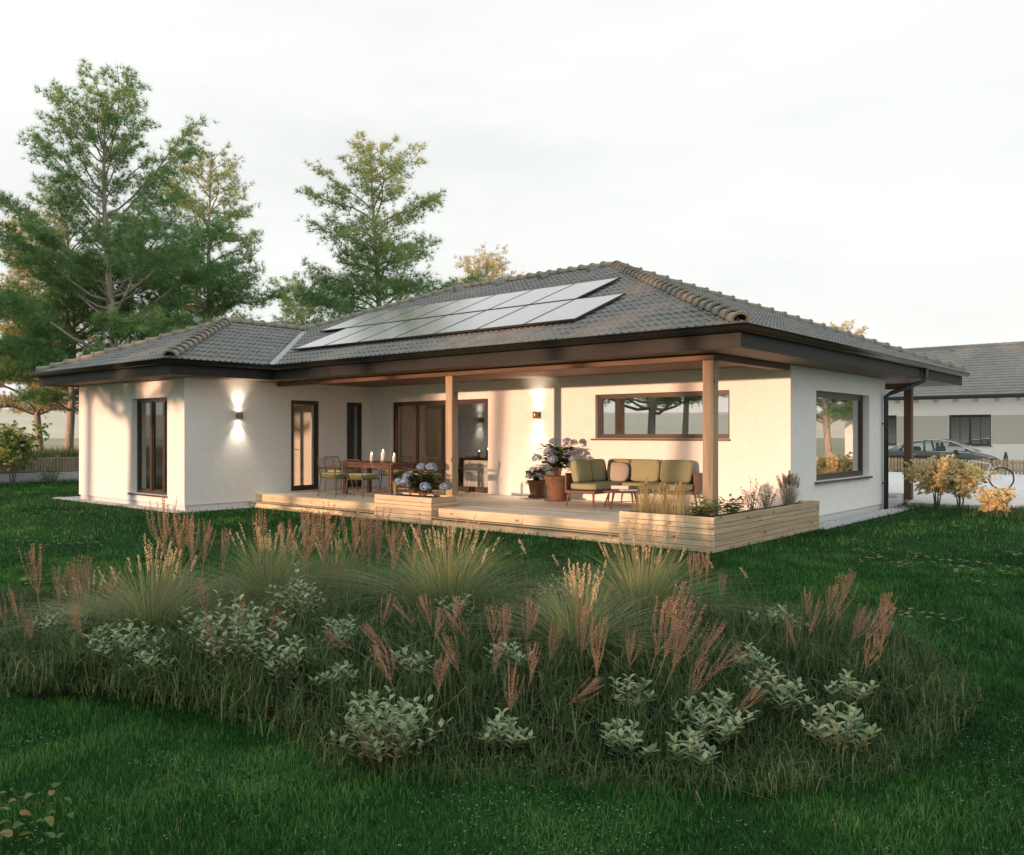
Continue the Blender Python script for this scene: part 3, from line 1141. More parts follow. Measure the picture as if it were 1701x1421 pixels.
# concrete step at the back corner
sheet_step = MB().bbox(-1.9, -0.80, 10.75, 12.0, 0.0, 0.17, 0.01).bbox(-2.6, -0.95, 12.05, 12.88, 0.0, 0.24, 0.01)
tag(link('concrete_step', sheet_step.mesh('concrete_step', concrete_m)), 'low pale concrete steps at the back corner of the house beside the downpipe', 'step')


# ------------------------------------------------------------------ wall lamps
def wall_lamp(loc, rz, label):
    t = thing('wall_lamp', label, 'wall lamp', loc, rz, 'bronze up-and-down wall lamps')
    # local: wall is at y = 0, lamp sticks out towards -y
    part('backplate', MB().lathe([(0.05, 0), (0.05, 0.012)], 14).mesh('backplate', bronze_m), bronze_m, t).rotation_euler = (R(90), 0, 0)
    part('arm', MB().tube([(0, -0.01, 0), (0, -0.05, 0)], 0.018, 8), bronze_m, t)
    prof = [(0.050, -0.075), (0.066, -0.072), (0.070, 0.0), (0.066, 0.072), (0.050, 0.075), (0.050, 0.06), (0.0, 0.06)]
    part('lamp_shade', MB().lathe([(0.058, -0.078), (0.067, -0.078), (0.072, -0.03), (0.072, 0.03), (0.067, 0.078), (0.058, 0.078), (0.058, 0.062), (0.056, 0.0), (0.058, -0.062), (0.058, -0.078)], 18, (0, -0.10, 0), False), bronze_m, t, True)
    for sg in (1, -1):
        part('lens', MB().lathe([(0.0, 0.0), (0.05, 0.0), (0.05, 0.004)], 14, (0, -0.10, sg * 0.055)), lens_m, t)
        ld = bpy.data.lights.new('lamp_beam', 'SPOT')
        ld.energy = 50
        ld.color = (1.0, 0.84, 0.62)
        ld.spot_size = R(88)
        ld.spot_blend = 1.0
        ld.shadow_soft_size = 0.03
        lo = bpy.data.objects.new('lamp_beam', ld)
        col.objects.link(lo)
        lo.parent = t
        lo.location = (0, -0.085, sg * 0.066)
        lo.rotation_euler = (R(180 if sg > 0 else 0) + (R(9) if sg > 0 else R(-9)), 0, 0)
    return t


wall_lamp((XR, 0.638, 2.235), R(90), 'bronze cylinder lamp lit up and down on the shaded wing wall')
wall_lamp((-6.795, YM, 2.235), 0, 'bronze cylinder lamp lit up and down on the sunlit porch wall above the hydrangeas')

# ------------------------------------------------------------------ deck
deck = thing('wooden_deck', 'pale timber terrace deck with a low step under the porch roof', 'deck', (-7, 3, 0))
DB = (-7, 3, 0)
X0, X1 = XR + 0.004, XE - 0.004
PL = (-8.125, -6.416)       # small planter's span
PB = -2.050                 # big planter's left end
rows = []
y = 1.194
k = 0
while y < YM - 0.02:
    y2 = min(y + 0.138, YM - 0.004)
    if y2 <= 1.73 or y < 1.728:
        segs = [(X0, PL[0] - 0.004), (PL[1] + 0.004, PB - 0.004)]
    else:
        segs = [(X0, X1)]
    for (a, b) in segs:
        cuts = [a]
        t = a + random.uniform(1.6, 3.6)
        while t < b - 0.8:
            cuts.append(t)
            t += random.uniform(3.0, 4.2)
        cuts.append(b)
        for i in range(len(cuts) - 1):
            mbk = MB().bbox(cuts[i] + 0.001, cuts[i + 1] - 0.002, y, y2 - 0.006, 0.298, 0.325 + random.uniform(-0.001, 0.001), 0.003)
            part('plank', mbk, deck_m, deck, base=DB)
    y = y2
for (a, b) in ((X0, PL[0] - 0.006), (PL[1] + 0.006, PB - 0.006)):
    n = max(1, round((b - a) / 2.3))
    for i in range(n):
        p, q = a + (b - a) * i / n, a + (b - a) * (i + 1) / n
        part('front_board', MB().bbox(p + 0.002, q - 0.002, 1.130, 1.190, 0.150, 0.329, 0.005), larch_x, deck, base=DB)
        part('step_board', MB().bbox(p + 0.002, q - 0.002, 0.975, 1.012, 0.0, 0.118, 0.004), larch_x, deck, base=DB)
        part('step_tread', MB().bbox(p + 0.002, q - 0.002, 0.958, 1.127, 0.120, 0.140, 0.004), larch_x, deck, base=DB)
    part('metal_edging', MB().box(a, b, 0.952, 0.957, 0.116, 0.142), chrome_m, deck, base=DB)
part('joists', MB().box(X0, PL[0] - 0.01, 1.20, 1.70, 0.0, 0.29).box(PL[1] + 0.01, PB - 0.01, 1.20, 1.70, 0.0, 0.29).box(X0, X1, 1.80, YM - 0.05, 0.0, 0.29), innerdark_m, deck, base=DB)


# ------------------------------------------------------------------ planters
def planter_side(root, base, axis, a0, a1, n0, n1, m, top=0.54):
    """one side: a stack of boards with recessed joints"""
    hs = [0.0, 0.088, 0.178, 0.268, 0.358, 0.43, top]
    for i in range(len(hs) - 1):
        j = random.uniform(-0.003, 0.003)
        mb = MB()
        if axis == 'X':
            mb.bbox(a0, a1, n0 + j, n1 + j, hs[i] + 0.002, hs[i + 1] - 0.004, 0.005)
        else:
            mb.bbox(n0 + j, n1 + j, a0, a1, hs[i] + 0.002, hs[i + 1] - 0.004, 0.005)
        part('plank', mb, m, root, base=base)


t_ = 0.05
B1 = (-7.27, 1.343, 0)
pl1 = thing('planter', 'small square timber planter with blue hydrangea at the foot of the middle post', 'planter', B1)
planter_side(pl1, B1, 'X', PL[0] + 0.004, PL[1] - 0.004, 0.958, 0.958 + t_, larch_x)
planter_side(pl1, B1, 'X', PL[0] + 0.004, PL[1] - 0.004, 1.724 - t_, 1.724, larch_x)
planter_side(pl1, B1, 'Y', 0.962 + t_, 1.720 - t_, PL[1] - 0.004 - t_, PL[1] - 0.004, larch_y)
planter_side(pl1, B1, 'Y', 0.962 + t_, 1.720 - t_, PL[0] + 0.004, PL[0] + 0.004 + t_, larch_y)
part('soil', MB().box(PL[0] + 0.06, PL[1] - 0.06, 1.02, 1.665, 0.05, 0.50), soil_m, pl1, base=B1)
B2 = (-1.0, 2.5, 0)
pl2 = thing('planter', 'large L-shaped timber planter wrapping the corner post at the near end of the deck', 'planter', B2)
PX = -0.357
planter_side(pl2, B2, 'X', PB + 0.004, PX - 0.001, 0.958, 0.958 + t_, larch_x)
planter_side(pl2, B2, 'Y', 0.962 + t_, 5.22, PX - t_, PX - 0.001, larch_y)
planter_side(pl2, B2, 'Y', 0.962 + t_, 1.720 - t_, PB + 0.004, PB + 0.004 + t_, larch_y)
planter_side(pl2, B2, 'X', PB + 0.004, -0.955, 1.72 - t_, 1.72, larch_x)
planter_side(pl2, B2, 'X', -0.735, PX - t_ - 0.003, 5.17, 5.22, larch_x)
part('soil', MB().box(PB + 0.06, PX - 0.055, 1.014, 1.665, 0.05, 0.495).box(-0.735, PX - 0.055, 1.67, 5.165, 0.05, 0.495), soil_m, pl2, base=B2)

# ------------------------------------------------------------------ solar panels
sp_roots = []
ang = math.atan(T)
ORD = ['first', 'second', 'third', 'fourth', 'fifth', 'sixth', 'seventh']


def solar(x, yh, label):
    """x: left edge; yh: horizontal distance of the lower edge from the eave"""
    L_, W_ = 1.85, 1.245
    t = thing('solar_panel', label, 'solar panel', (x, EYF + yh, zroof(yh) + 0.125), 0, 'solar panels on the main roof')
    t.rotation_euler = (ang, 0, 0)
    fr = MB()
    fr.box(0, W_, 0, 0.022, -0.035, 0.004).box(0, W_, L_ - 0.022, L_, -0.035, 0.004).box(0, 0.022, 0.022, L_ - 0.022, -0.035, 0.004).box(W_ - 0.022, W_, 0.022, L_ - 0.022, -0.035, 0.004)
    part('frame', fr, black_m, t)
    part('glass', MB().box(0.022, W_ - 0.022, 0.022, L_ - 0.022, -0.03, 0.0), panel_glass, t)
    part('mounting_rail', MB().box(0.2, 0.24, 0.05, L_ - 0.05, -0.10, -0.036).box(W_ - 0.24, W_ - 0.2, 0.05, L_ - 0.05, -0.10, -0.036), black_m, t)
    return t


for i in range(7):
    solar(-12.475 + i * 1.257, 0.87, f'{ORD[i]} solar panel from the left in the lower row on the roof')
for i in range(7):
    solar(-13.715 + i * 1.250, 2.645, f'{ORD[i]} solar panel from the left in the upper row on the roof')

# ------------------------------------------------------------------ dining set
DZ = 0.327


def table():
    b = (-10.2, 2.9, DZ)
    t = thing('dining_table', 'brown wooden dining table with three lit candles on the left of the deck', 'table', b)
    top = 0.79
    for i in range(6):
        y = -0.45 + i * 0.15
        part('plank', MB().bbox(-0.98, 0.98, y + 0.002, y + 0.147, top - 0.035, top, 0.004), furn_m, t)
    for x in (-0.84, 0.84):
        for y in (-0.38, 0.38):
            part('leg', MB().bbox(x - 0.045, x + 0.045, y - 0.045, y + 0.045, 0, top - 0.036, 0.005), furnz_m, t)
    part('apron', MB().box(-0.79, 0.79, -0.40, -0.37, top - 0.13, top - 0.036).box(-0.79, 0.79, 0.37, 0.40, top - 0.13, top - 0.036).box(-0.86, -0.83, -0.33, 0.33, top - 0.13, top - 0.036).box(0.83, 0.86, -0.33, 0.33, top - 0.13, top - 0.036), furn_m, t)
    return b


tb = table()
for i, (x, y, r, h, w) in enumerate(((-10.62, 3.0, 0.042, 0.17, 'leftmost'), (-10.25, 3.05, 0.055, 0.24, 'tallest and middle'), (-9.93, 3.12, 0.042, 0.15, 'rightmost'))):
    c = thing('candle', f'white pillar candle burning on the dining table, {w} of three', 'candle', (x, y, DZ + 0.79), 0, 'candles on the dining table')
    part('wax', MB().lathe([(r, 0), (r, h - 0.01), (r - 0.006, h), (0.004, h - 0.012)], 16), wax_m, c, True)
    part('flame', MB().lathe([(0.002, h - 0.005), (0.013, h + 0.018), (0.010, h + 0.035), (0.001, h + 0.065)], 8), flame_m, c, True)


def make_chair(label):
    t = thing('dining_chair', label, 'chair', (0, 0, DZ), 0, 'armchairs round the dining table')
    w, d = 0.27, 0.25             # half width, half depth; chair faces +y, its back is at -y
    sh = 0.43
    for sx in (-1, 1):
        part('leg', MB().tube([(sx * w * 0.93, -d, sh), (sx * (w + 0.02), -d - 0.05, 0)], [0.013, 0.010], 6), rod_m, t)
        part('leg', MB().tube([(sx * w * 0.93, d, sh), (sx * (w + 0.02), d + 0.03, 0)], [0.013, 0.010], 6), rod_m, t)
        part('armrest', MB().tube([(sx * w, -d - 0.045, 0.66), (sx * (w + 0.03), -0.05, 0.665), (sx * (w + 0.03), d * 0.6, 0.655), (sx * (w + 0.015), d * 0.95, 0.60), (sx * w * 0.95, d, sh)], 0.012, 6), rod_m, t)
    part('seat_frame', MB().tube([(-w, -d, sh), (w, -d, sh), (w, d, sh), (-w, d, sh), (-w, -d, sh)], 0.012, 6), rod_m, t)
    bk = MB().tube([(-w * 0.92, -d, sh), (-w, -d - 0.05, 0.68), (-w * 0.97, -d - 0.09, 0.85), (-w * 0.85, -d - 0.095, 0.88), (w * 0.85, -d - 0.095, 0.88), (w * 0.97, -d - 0.09, 0.85), (w, -d - 0.05, 0.68), (w * 0.92, -d, sh)], 0.012, 6)
    b = part('backrest', bk, rod_m, t)
    for i in range(11):
        x = -w * 0.84 + i * w * 1.68 / 10
        part('rod', MB().tube([(x, -d + 0.0, sh), (x, -d - 0.045, 0.64), (x, -d - 0.094, 0.876)], 0.006, 4), rod_m, b)
    part('seat_cushion', soft(w * 0.98, d * 1.02, 0.05, 5, 6, (0, 0, sh + 0.055)), seat_green, t, True)
    cv = MB()
    for i in range(7):
        x = -w * 0.8 + i * w * 1.6 / 6
        cv.tube([(x, -d * 0.95, sh + 0.104), (x, 0, sh + 0.1085), (x, d * 0.95, sh + 0.104)], 0.018, 6)
    part('cushion_stripe', cv, seat_cream, t, True)
    return t


ch0 = make_chair('brown rod-back armchair at the front of the dining table, nearer the wing wall')
spots = [(-10.55, 1.86, 0.08, None), (-9.76, 2.02, 0.06, 'brown rod-back armchair at the front of the dining table, beside the small planter'),
         (-11.62, 2.85, -1.45, 'brown rod-back armchair at the head of the dining table in front of the slim window'),
         (-8.62, 3.0, 1.52, 'brown rod-back armchair at the end of the dining table behind the small planter'),
         (-10.65, 3.82, 3.10, 'brown rod-back armchair behind the dining table on the left, back to the terrace door'),
         (-9.75, 3.86, 3.2, 'brown rod-back armchair behind the dining table on the right, back to the terrace door')]
for i, (x, y, rz, lb) in enumerate(spots):
    c = ch0 if i == 0 else copy_tree(ch0)
    c.location = (x, y, DZ)
    c.rotation_euler = (0, 0, rz)
    if lb:
        c['label'] = lb

# ------------------------------------------------------------------ corner sofa
S0 = (-3.7, 4.2, DZ)
sofa = thing('corner_sofa', 'L-shaped wooden corner sofa with sage green cushions under the long porch window', 'sofa', S0)
x0, x1, y0, y1 = -4.78, -2.60, 3.16, 4.72
dx = 0.70
fz = DZ + 0.27
fr = MB().bbox(x0, x0 + dx + 0.02, y0, y1, fz, fz + 0.06).bbox(x0 + dx + 0.022, x1, y1 - 0.72, y1, fz, fz + 0.06)
part('frame', fr, furn_m, sofa, base=S0)
for (lx, ly, tx, ty) in ((x0 + 0.06, y0 + 0.06, -0.05, -0.05), (x0 + dx - 0.05, y0 + 0.06, 0.02, -0.03), (x0 + dx - 0.05, y1 - 0.1, 0.02, 0.02), (x1 - 0.07, y1 - 0.66, 0.05, -0.05), (x1 - 0.07, y1 - 0.07, 0.05, 0.03), (x0 + 0.06, y1 - 0.07, -0.04, 0.03)):
    part('leg', MB().tube([(lx, ly, fz + 0.01), (lx + tx, ly + ty, DZ)], [0.026, 0.016], 8), furnz_m, sofa, base=S0)
part('back_frame', MB().bbox(x0 - 0.045, x0 - 0.003, y0 + 0.03, y1, fz, fz + 0.40).bbox(x0, x1, y1 + 0.003, y1 + 0.04, fz, fz + 0.40), furn_m, sofa, base=S0)
part('armrest', MB().bbox(x1 + 0.003, x1 + 0.035, y1 - 0.24, y1 + 0.04, fz + 0.02, fz + 0.42), furn_m, sofa, base=S0)
sz = fz + 0.135
part('seat_cushion', soft(dx / 2, 0.76, 0.075, 6, 7, (x0 + dx / 2 + 0.01, y0 + 0.79, sz)), green_cush, sofa, True, base=S0)
part('seat_cushion', soft((x1 - x0 - dx) / 2 - 0.01, 0.35, 0.075, 6, 7, ((x0 + dx + x1) / 2, y1 - 0.37, sz)), green_cush, sofa, True, base=S0)


def bcush(cx, cy, rz, w, tilt=0.17):
    me = soft(w / 2, 0.085, 0.235, 6, 8, (0, 0, 0), 0.45).mesh('back_cushion', green_cush, True)
    o = link('back_cushion', me, sofa, (cx - S0[0], cy - S0[1], sz + 0.30 - S0[2]), (-tilt, 0, rz))
    return o


bcush(x0 + 0.14, y0 + 0.36, math.pi / 2, 0.56)
bcush(x0 + 0.14, y0 + 0.92, math.pi / 2, 0.54)
bcush(x0 + 0.37, y1 - 0.14, 0, 0.56)
bcush(-3.765, y1 - 0.14, 0, 0.715)
bcush(-3.03, y1 - 0.14, 0, 0.715)
pil = link('throw_pillow', soft(0.23, 0.07, 0.21, 3.0, 7, (0, 0, 0), 0.35).mesh('throw_pillow', pillow_m, True), None, (x0 + 0.50, y1 - 0.38, sz + 0.265), (-0.32, 0.08, 0.35))
tag(pil, 'taupe scatter pillow leaning in the corner of the sofa', 'pillow')
CT = (-3.60, 3.52, DZ)
ct = thing('coffee_table', 'low oval wooden coffee table with papers on it in front of the sofa', 'table', CT, R(52))
part('tabletop', MB().lathe([(0.0, 0.315), (0.30, 0.315), (0.325, 0.325), (0.325, 0.34), (0.30, 0.35), (0.0, 0.35)], 24), furn_m, ct).scale = (1.35, 0.85, 1)
for a in (-1, 1):
    for b in (-1, 1):
        part('leg', MB().tube([(a * 0.26, b * 0.14, 0.315), (a * 0.36, b * 0.22, 0)], [0.022, 0.014], 8), furnz_m, ct)
part('stretcher', MB().tube([(-0.32, -0.19, 0.13), (-0.32, 0.19, 0.13)], 0.008, 5).tube([(0.32, -0.19, 0.13), (0.32, 0.19, 0.13)], 0.008, 5).tube([(-0.32, 0, 0.13), (0.32, 0, 0.13)], 0.008, 5), furnz_m, ct)
mg = MB()
for i in range(3):
    mg.bbox(-0.15 + i * 0.01, 0.15 + i * 0.008, -0.11, 0.11 - i * 0.01, i * 0.008, i * 0.008 + 0.007, 0.001)
tag(link('magazine', mg.mesh('magazine', paper_m), None, (CT[0] + 0.10, CT[1] - 0.02, DZ + 0.351), (0, 0, 0.9)), 'flat pile of white magazines lying on the coffee table', 'magazine')
rl = MB()
v, f = [], []
nr = 26
for e in (-0.17, 0.17):
    for i in range(nr):
        a = i * 0.62
        rr = 0.012 + 0.0014 * i
        v.append((e, rr * math.cos(a), 0.05 + rr * math.sin(a)))
f = [(i, i + 1, nr + i + 1, nr + i) for i in range(nr - 1)]
rl.add(v, f)
tag(link('rolled_newspaper', rl.mesh('rolled_newspaper', paper_m, True), None, (CT[0] - 0.12, CT[1] + 0.02, DZ + 0.352), (0, 0, 0.5)), 'white rolled newspaper lying beside the magazines on the coffee table', 'newspaper')


# ------------------------------------------------------------------ pots and hydrangeas
def pot(loc, r, h, label):
    t = thing('terracotta_pot', label, 'flowerpot', loc, 0, 'terracotta pots by the porch wall')
    part('pot', MB().lathe([(r * 0.72, 0.045), (r * 0.80, h * 0.3), (r * 0.93, h * 0.7), (r * 0.98, h - 0.07), (r * 1.06, h - 0.06), (r * 1.10, h - 0.02), (r * 1.06, h), (r * 0.94, h), (r * 0.92, h - 0.05)], 28, close=False), terra_m, t, True)
    part('saucer', MB().lathe([(0.0, 0.0), (r * 0.9, 0.0), (r * 1.04, 0.03), (r * 1.06, 0.05), (r * 1.0, 0.05), (r * 0.7, 0.02)], 28, close=False), terra_m, t, True)
    part('soil', MB().lathe([(r * 0.93, h - 0.06), (r * 0.5, h - 0.04), (0.001, h - 0.035)], 20, close=False), soil_m, t)


pot((-5.82, 4.25, DZ), 0.285, 0.54, 'large terracotta pot on a saucer beside the corner sofa')
pot((-6.66, 4.55, DZ), 0.19, 0.40, 'small terracotta pot on a saucer by the porch wall')


def flower_head_mesh():
    n = 150
    d = rdir(n)
    d = d[d[:, 2] > -0.55]
    n = len(d)
    V, F, tt = [], [], []
    r0 = 0.085
    for i in range(n):
        nn = d[i]
        s = np.cross(nn, [0.3, 0.5, 0.8])
        s /= np.linalg.norm(s)
        t = np.cross(nn, s)
        a0 = rng.uniform(0, 1.57)
        c = nn * r0 * rng.uniform(0.9, 1.05) * np.array([1.12, 1.12, 0.85])
        o = len(V)
        V.append(c - nn * 0.004)
        for k in range(8):
            a = a0 + k * math.pi / 4
            rr = 0.024 if k % 2 == 0 else 0.010
            V.append(c + (s * math.cos(a) + t * math.sin(a)) * rr + nn * (0.004 if k % 2 == 0 else 0))
        for k in range(8):
            F.append((o, o + 1 + k, o + 1 + (k + 1) % 8))
        tt += [np.clip(rng.normal(0.5, 0.28), 0, 1)] * 9
    return tri_mesh('flower_head', V, F, hyd_fl, tt)


FH = flower_head_mesh()


def hydrangea(loc, rad, hgt, nleaf, heads, label, dry=0, sxy=(1, 1)):
    t = thing('hydrangea', label, 'hydrangea', loc, 0, 'blue hydrangeas')
    st = MB()
    tips = []
    for i in range(16):
        a = i * 2.4
        rr = rad * math.sqrt((i + 0.5) / 16) * 0.85
        p = (rr * math.cos(a) * sxy[0], rr * math.sin(a) * sxy[1], hgt * random.uniform(0.55, 0.9))
        st.tube([(p[0] * 0.12, p[1] * 0.12, 0), (p[0] * 0.6, p[1] * 0.6, p[2] * 0.6), p], [0.010, 0.006, 0.004], 5)
        tips.append(p)
    part('stems', st, twig_m, t)
    P, D, Nn, l, w = [], [], [], [], []
    for i in range(nleaf):
        p = np.array(tips[i % 16]) * rng.uniform(0.35, 1.05)
        p[2] = max(0.02, p[2])
        a = rng.uniform(0, 6.28)
        D.append((math.cos(a), math.sin(a), rng.uniform(-0.35, 0.45)))
        P.append(p)
        Nn.append((rng.normal() * 0.25, rng.normal() * 0.25, 1))
        l.append(rng.uniform(0.14, 0.23))
        w.append(rng.uniform(0.095, 0.15))
    V, F = leaves(np.array(P), np.array(D), np.array(Nn), np.array(l), np.array(w))
    part('foliage', tri_mesh('foliage', V, F, hyd_leaf, np.repeat(rng.random(nleaf), 5)), hyd_leaf, t)
    for (x, y, z, s) in heads:
        o = link('flower_head', FH, t, (x, y, z), (random.uniform(-.3, .3), random.uniform(-.3, .3), random.uniform(0, 6)))
        o.scale = (s, s, s)
    return t


# camera-right is (0.76, 0.65): heads are spread on the side towards the lawn
def head_at(off, z, fwd, s):
    return (off * 0.76 + fwd * 0.65, off * 0.65 - fwd * 0.76, z, s)


hydrangea((-5.82, 4.25, DZ + 0.50), 0.50, 0.84, 230, [head_at(.21, .80, .10, 1.15), head_at(-.09, .80, .05, 1.05), head_at(-.20, .58, .28, 1.2), head_at(-.12, .42, .38, 1.2), head_at(-.46, .44, .22, 1.15), head_at(.33, .42, .25, 1.1), head_at(.20, .55, .25, 0.9)],
          'tall dark-leaved hydrangea with blue flower heads in the large terracotta pot')
hydrangea((-6.66, 4.55, DZ + 0.36), 0.28, 0.40, 80, [head_at(-.08, .30, .2, 0.9), head_at(.05, .16, .28, 0.8), head_at(-.18, .14, .2, 0.8), head_at(.16, .36, .1, 0.9)],
          'short hydrangea with pale blue flower heads in the small terracotta pot')
hydrangea((-7.05, 1.34, 0.50), 0.60, 0.60, 250, [(-0.10, 0.05, 0.62, 1.05), (0.20, 0.05, 0.62, 1.2), (-0.34, -0.12, 0.42, 1.2), (-0.60, -0.10, 0.30, 1.1), (-0.24, -0.26, 0.30, 1.2), (0.34, -0.26, 0.24, 1.2), (0.60, 0.02, 0.24, 1.05)],
          'blue hydrangea filling the small timber planter by the middle post', sxy=(1.0, 0.55))


def grass_clump(name, loc, n, rad, h, m, mseed, nseed, label, cat, group=None, lean=(0.15, 0.8), w=0.006, seedlen=0.16, seedw=0.016, seedh=1.0, stalks=True, base=0.22):
    t = thing(name, label, cat, loc, 0, group)
    az = rng.uniform(0, 2 * math.pi, n)
    rr = rad * base * np.sqrt(rng.random(n))
    P = np.stack([rr * np.cos(az), rr * np.sin(az), np.zeros(n)], 1)
    lk = lean[0] + (lean[1] - lean[0]) * rng.random(n) ** 1.25
    hh = h * rng.uniform(0.62, 1.0, n) * (1 - 0.25 * lk)
    # long arching blades in four segments
    k = 5
    d = np.stack([np.cos(az), np.sin(az), np.zeros(n)], 1)
    s = np.stack([-np.sin(az), np.cos(az), np.zeros(n)], 1)
    rows = []
    for j in range(k):
        u = j / (k - 1)
        out_ = rad * lk * 1.05 * (0.45 * u + 0.75 * u ** 2.2)
        z = hh * (1.55 * u - 0.55 * u ** 2 * (0.4 + 1.3 * lk))
        z = np.maximum(z, 0.01)
        c = P + d * out_[:, None] + np.array([0, 0, 1.0]) * z[:, None]
        ww = w * (1 - 0.85 * u ** 1.5) / 2
        rows += [c - s * ww, c + s * ww]
    V = np.stack(rows, 1).reshape(-1, 3)
    b = (np.arange(n) * 2 * k)[:, None]
    fs = []
    for j in range(k - 1):
        fs += [b + np.array([[2 * j, 2 * j + 1, 2 * j + 3]]), b + np.array([[2 * j, 2 * j + 3, 2 * j + 2]])]
    F = np.concatenate(fs, 1).reshape(-1, 3)
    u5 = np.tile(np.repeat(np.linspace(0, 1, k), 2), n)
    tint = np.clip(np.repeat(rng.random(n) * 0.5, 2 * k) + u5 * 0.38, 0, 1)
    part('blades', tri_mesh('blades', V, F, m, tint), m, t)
    if nseed:
        VV, FF, TT = [], [], []
        o = 0
        stm = MB()
        for i in range(nseed):
            a = random.uniform(0, 6.28)
            ln = random.uniform(0.0, 0.42)
            hz = h * random.uniform(0.80, 1.15) * seedh * (1 - 0.3 * ln)
            tip = np.array([rad * ln * 0.9 * math.cos(a), rad * ln * 0.9 * math.sin(a), hz])
            dr = np.array([math.cos(a) * (ln * 1.0 + 0.05), math.sin(a) * (ln * 1.0 + 0.05), 1.0])
            dr /= np.linalg.norm(dr)
            sl = seedlen * random.uniform(0.7, 1.25)
            if stalks:
                stm.tube([(tip[0] * 0.25, tip[1] * 0.25, 0), tuple(tip * np.array([0.45, 0.45, 0.6])), tuple(tip)], 0.0022, 3, False)
            q = 46
            uu = rng.random(q)
            aa = rng.uniform(0, 6.28, q)
            e1 = np.cross(dr, [0.2, 0.9, 0.1])
            e1 /= np.linalg.norm(e1)
            e2 = np.cross(dr, e1)
            rad_ = seedw * 0.5 * np.sin(np.clip(uu, 0.03, 0.97) * math.pi) ** 0.6
            side = np.cos(aa)[:, None] * e1 + np.sin(aa)[:, None] * e2
            c = tip + dr * (uu * sl)[:, None]
            V2, F2 = leaves(c, dr * 0.8 + side * 0.6, side, np.full(q, seedw * 1.5), np.full(q, seedw * 0.55), 0.1)
            V2 = V2 + np.repeat(side * rad_[:, None] * 0.4, 5, 0)
            VV.append(V2)
            FF.append(F2 + o)
            o += len(V2)
            TT.append(np.repeat(rng.random(q), 5))
        part('seed_heads', tri_mesh('seed_heads', np.concatenate(VV), np.concatenate(FF), mseed, np.concatenate(TT)), mseed, t)
        if stalks:
            part('stalks', stm, stem_m, t)
    return t


def leafy_plant(name, loc, rad, hgt, nst, per, ll, lw, m, label, cat, group=None, lean=0.5, stemr=0.004, droop=0.2, opposite=False, biglist=None):
    """many-stemmed plant: stems plus leaves set along each of them"""
    t = thing(name, label, cat, loc, 0, group)
    st = MB()
    P, D, Nn, l, w = [], [], [], [], []
    for i in range(nst):
        a = i * 2.4 + random.uniform(-.3, .3)
        rr = rad * math.sqrt((i + 0.5) / nst) * random.uniform(0.8, 1.1)
        top = np.array([rr * math.cos(a), rr * math.sin(a), hgt * random.uniform(0.6, 1.0) * (1 - 0.35 * (rr / rad) ** 2)])
        base = np.array([top[0] * (1 - lean) * 0.6, top[1] * (1 - lean) * 0.6, 0])
        mid = base * 0.5 + top * 0.5 + np.array([0, 0, 0.06 * hgt])
        st.tube([tuple(base), tuple(mid), tuple(top)], [stemr, stemr * 0.8, stemr * 0.5], 4, False)
        for k in range(per):
            u = 1 - (k / per) ** 1.0 * 0.85
            p = (1 - u) ** 2 * base + 2 * u * (1 - u) * mid + u * u * top
            reps = 2 if opposite else 1
            a2 = k * 1.57 + i if opposite else rng.uniform(0, 6.28)
            for r_ in range(reps):
                aa = a2 + r_ * math.pi + rng.uniform(-.25, .25)
                el = (1.1 if k == 0 else 0.35 if not opposite else 0.62) + rng.uniform(-.2, .2) - droop
                D.append((math.cos(aa), math.sin(aa), el))
                P.append(p)
                Nn.append((-math.cos(aa) * 0.3, -math.sin(aa) * 0.3, 1))
                sc_ = (0.75 if k == 0 else 1.0) * rng.uniform(0.75, 1.15) * (0.7 + 0.3 * u)
                l.append(ll * sc_)
                w.append(lw * sc_)
    part('stems', st, twig_m, t)
    n = len(P)
    P, D, Nn, l, w = map(np.array, (P, D, Nn, l, w))
    tint = np.clip(rng.normal(0.42, 0.2, n) + 0.25 * (P[:, 2] / hgt - 0.5), 0, 1)
    return t, P, D, Nn, l, w, tint


def finish_leaves(t, P, D, Nn, l, w, tint, m, single=0, lm=None):
    """the topmost leaves become parts of their own, the rest one foliage mesh"""
    idx = np.argsort(-P[:, 2] + rng.random(len(P)) * 0.02)
    big = idx[:single]
    small = idx[single:]
    if len(small):
        V, F = leaves(P[small], D[small], Nn[small], l[small], w[small])
        part('foliage', tri_mesh('foliage', V, F, m, np.repeat(tint[small], 5)), m, t)
    for i in big:
        d = Vector(D[i]).normalized()
        s = d.cross(Vector(Nn[i])).normalized()
        u = s.cross(d)
        M = Matrix((s * w[i], d * l[i], u * l[i])).transposed().to_4x4()
        M.translation = Vector(P[i])
        o = link('leaf', lm[min(len(lm) - 1, int(tint[i] * len(lm)))], t)
        o.matrix_local = M


# plants in the large planter
for (x, n_, lb) in ((-1.76, 330, 'straw-coloured dry grass at the left end of the large planter'), (-1.42, 330, 'straw-coloured dry grass in the middle of the left arm of the large planter'), (-1.12, 260, 'straw-coloured dry grass just left of the corner post in the large planter')):
    grass_clump('dry_grass', (x, 1.34, 0.49), n_, 0.26, 0.46, dry_m, dry_m, 45, lb, 'grass', 'dry grass clumps in the large planter', lean=(0.05, 0.9), w=0.005, seedlen=0.06, seedw=0.014, seedh=0.95, base=0.85)
for (x, y, r_, h_, lb) in ((-0.66, 1.22, 0.28, 0.34, 'leafy light green herb at the front corner of the large planter'), (-0.56, 1.95, 0.26, 0.32, 'leafy light green herb behind the corner of the large planter')):
    a = leafy_plant('herb_plant', (x, y, 0.49), r_, h_, 22, 7, 0.15, 0.085, herb_m, lb, 'herb', droop=0.35)
    finish_leaves(*a, herb_m)
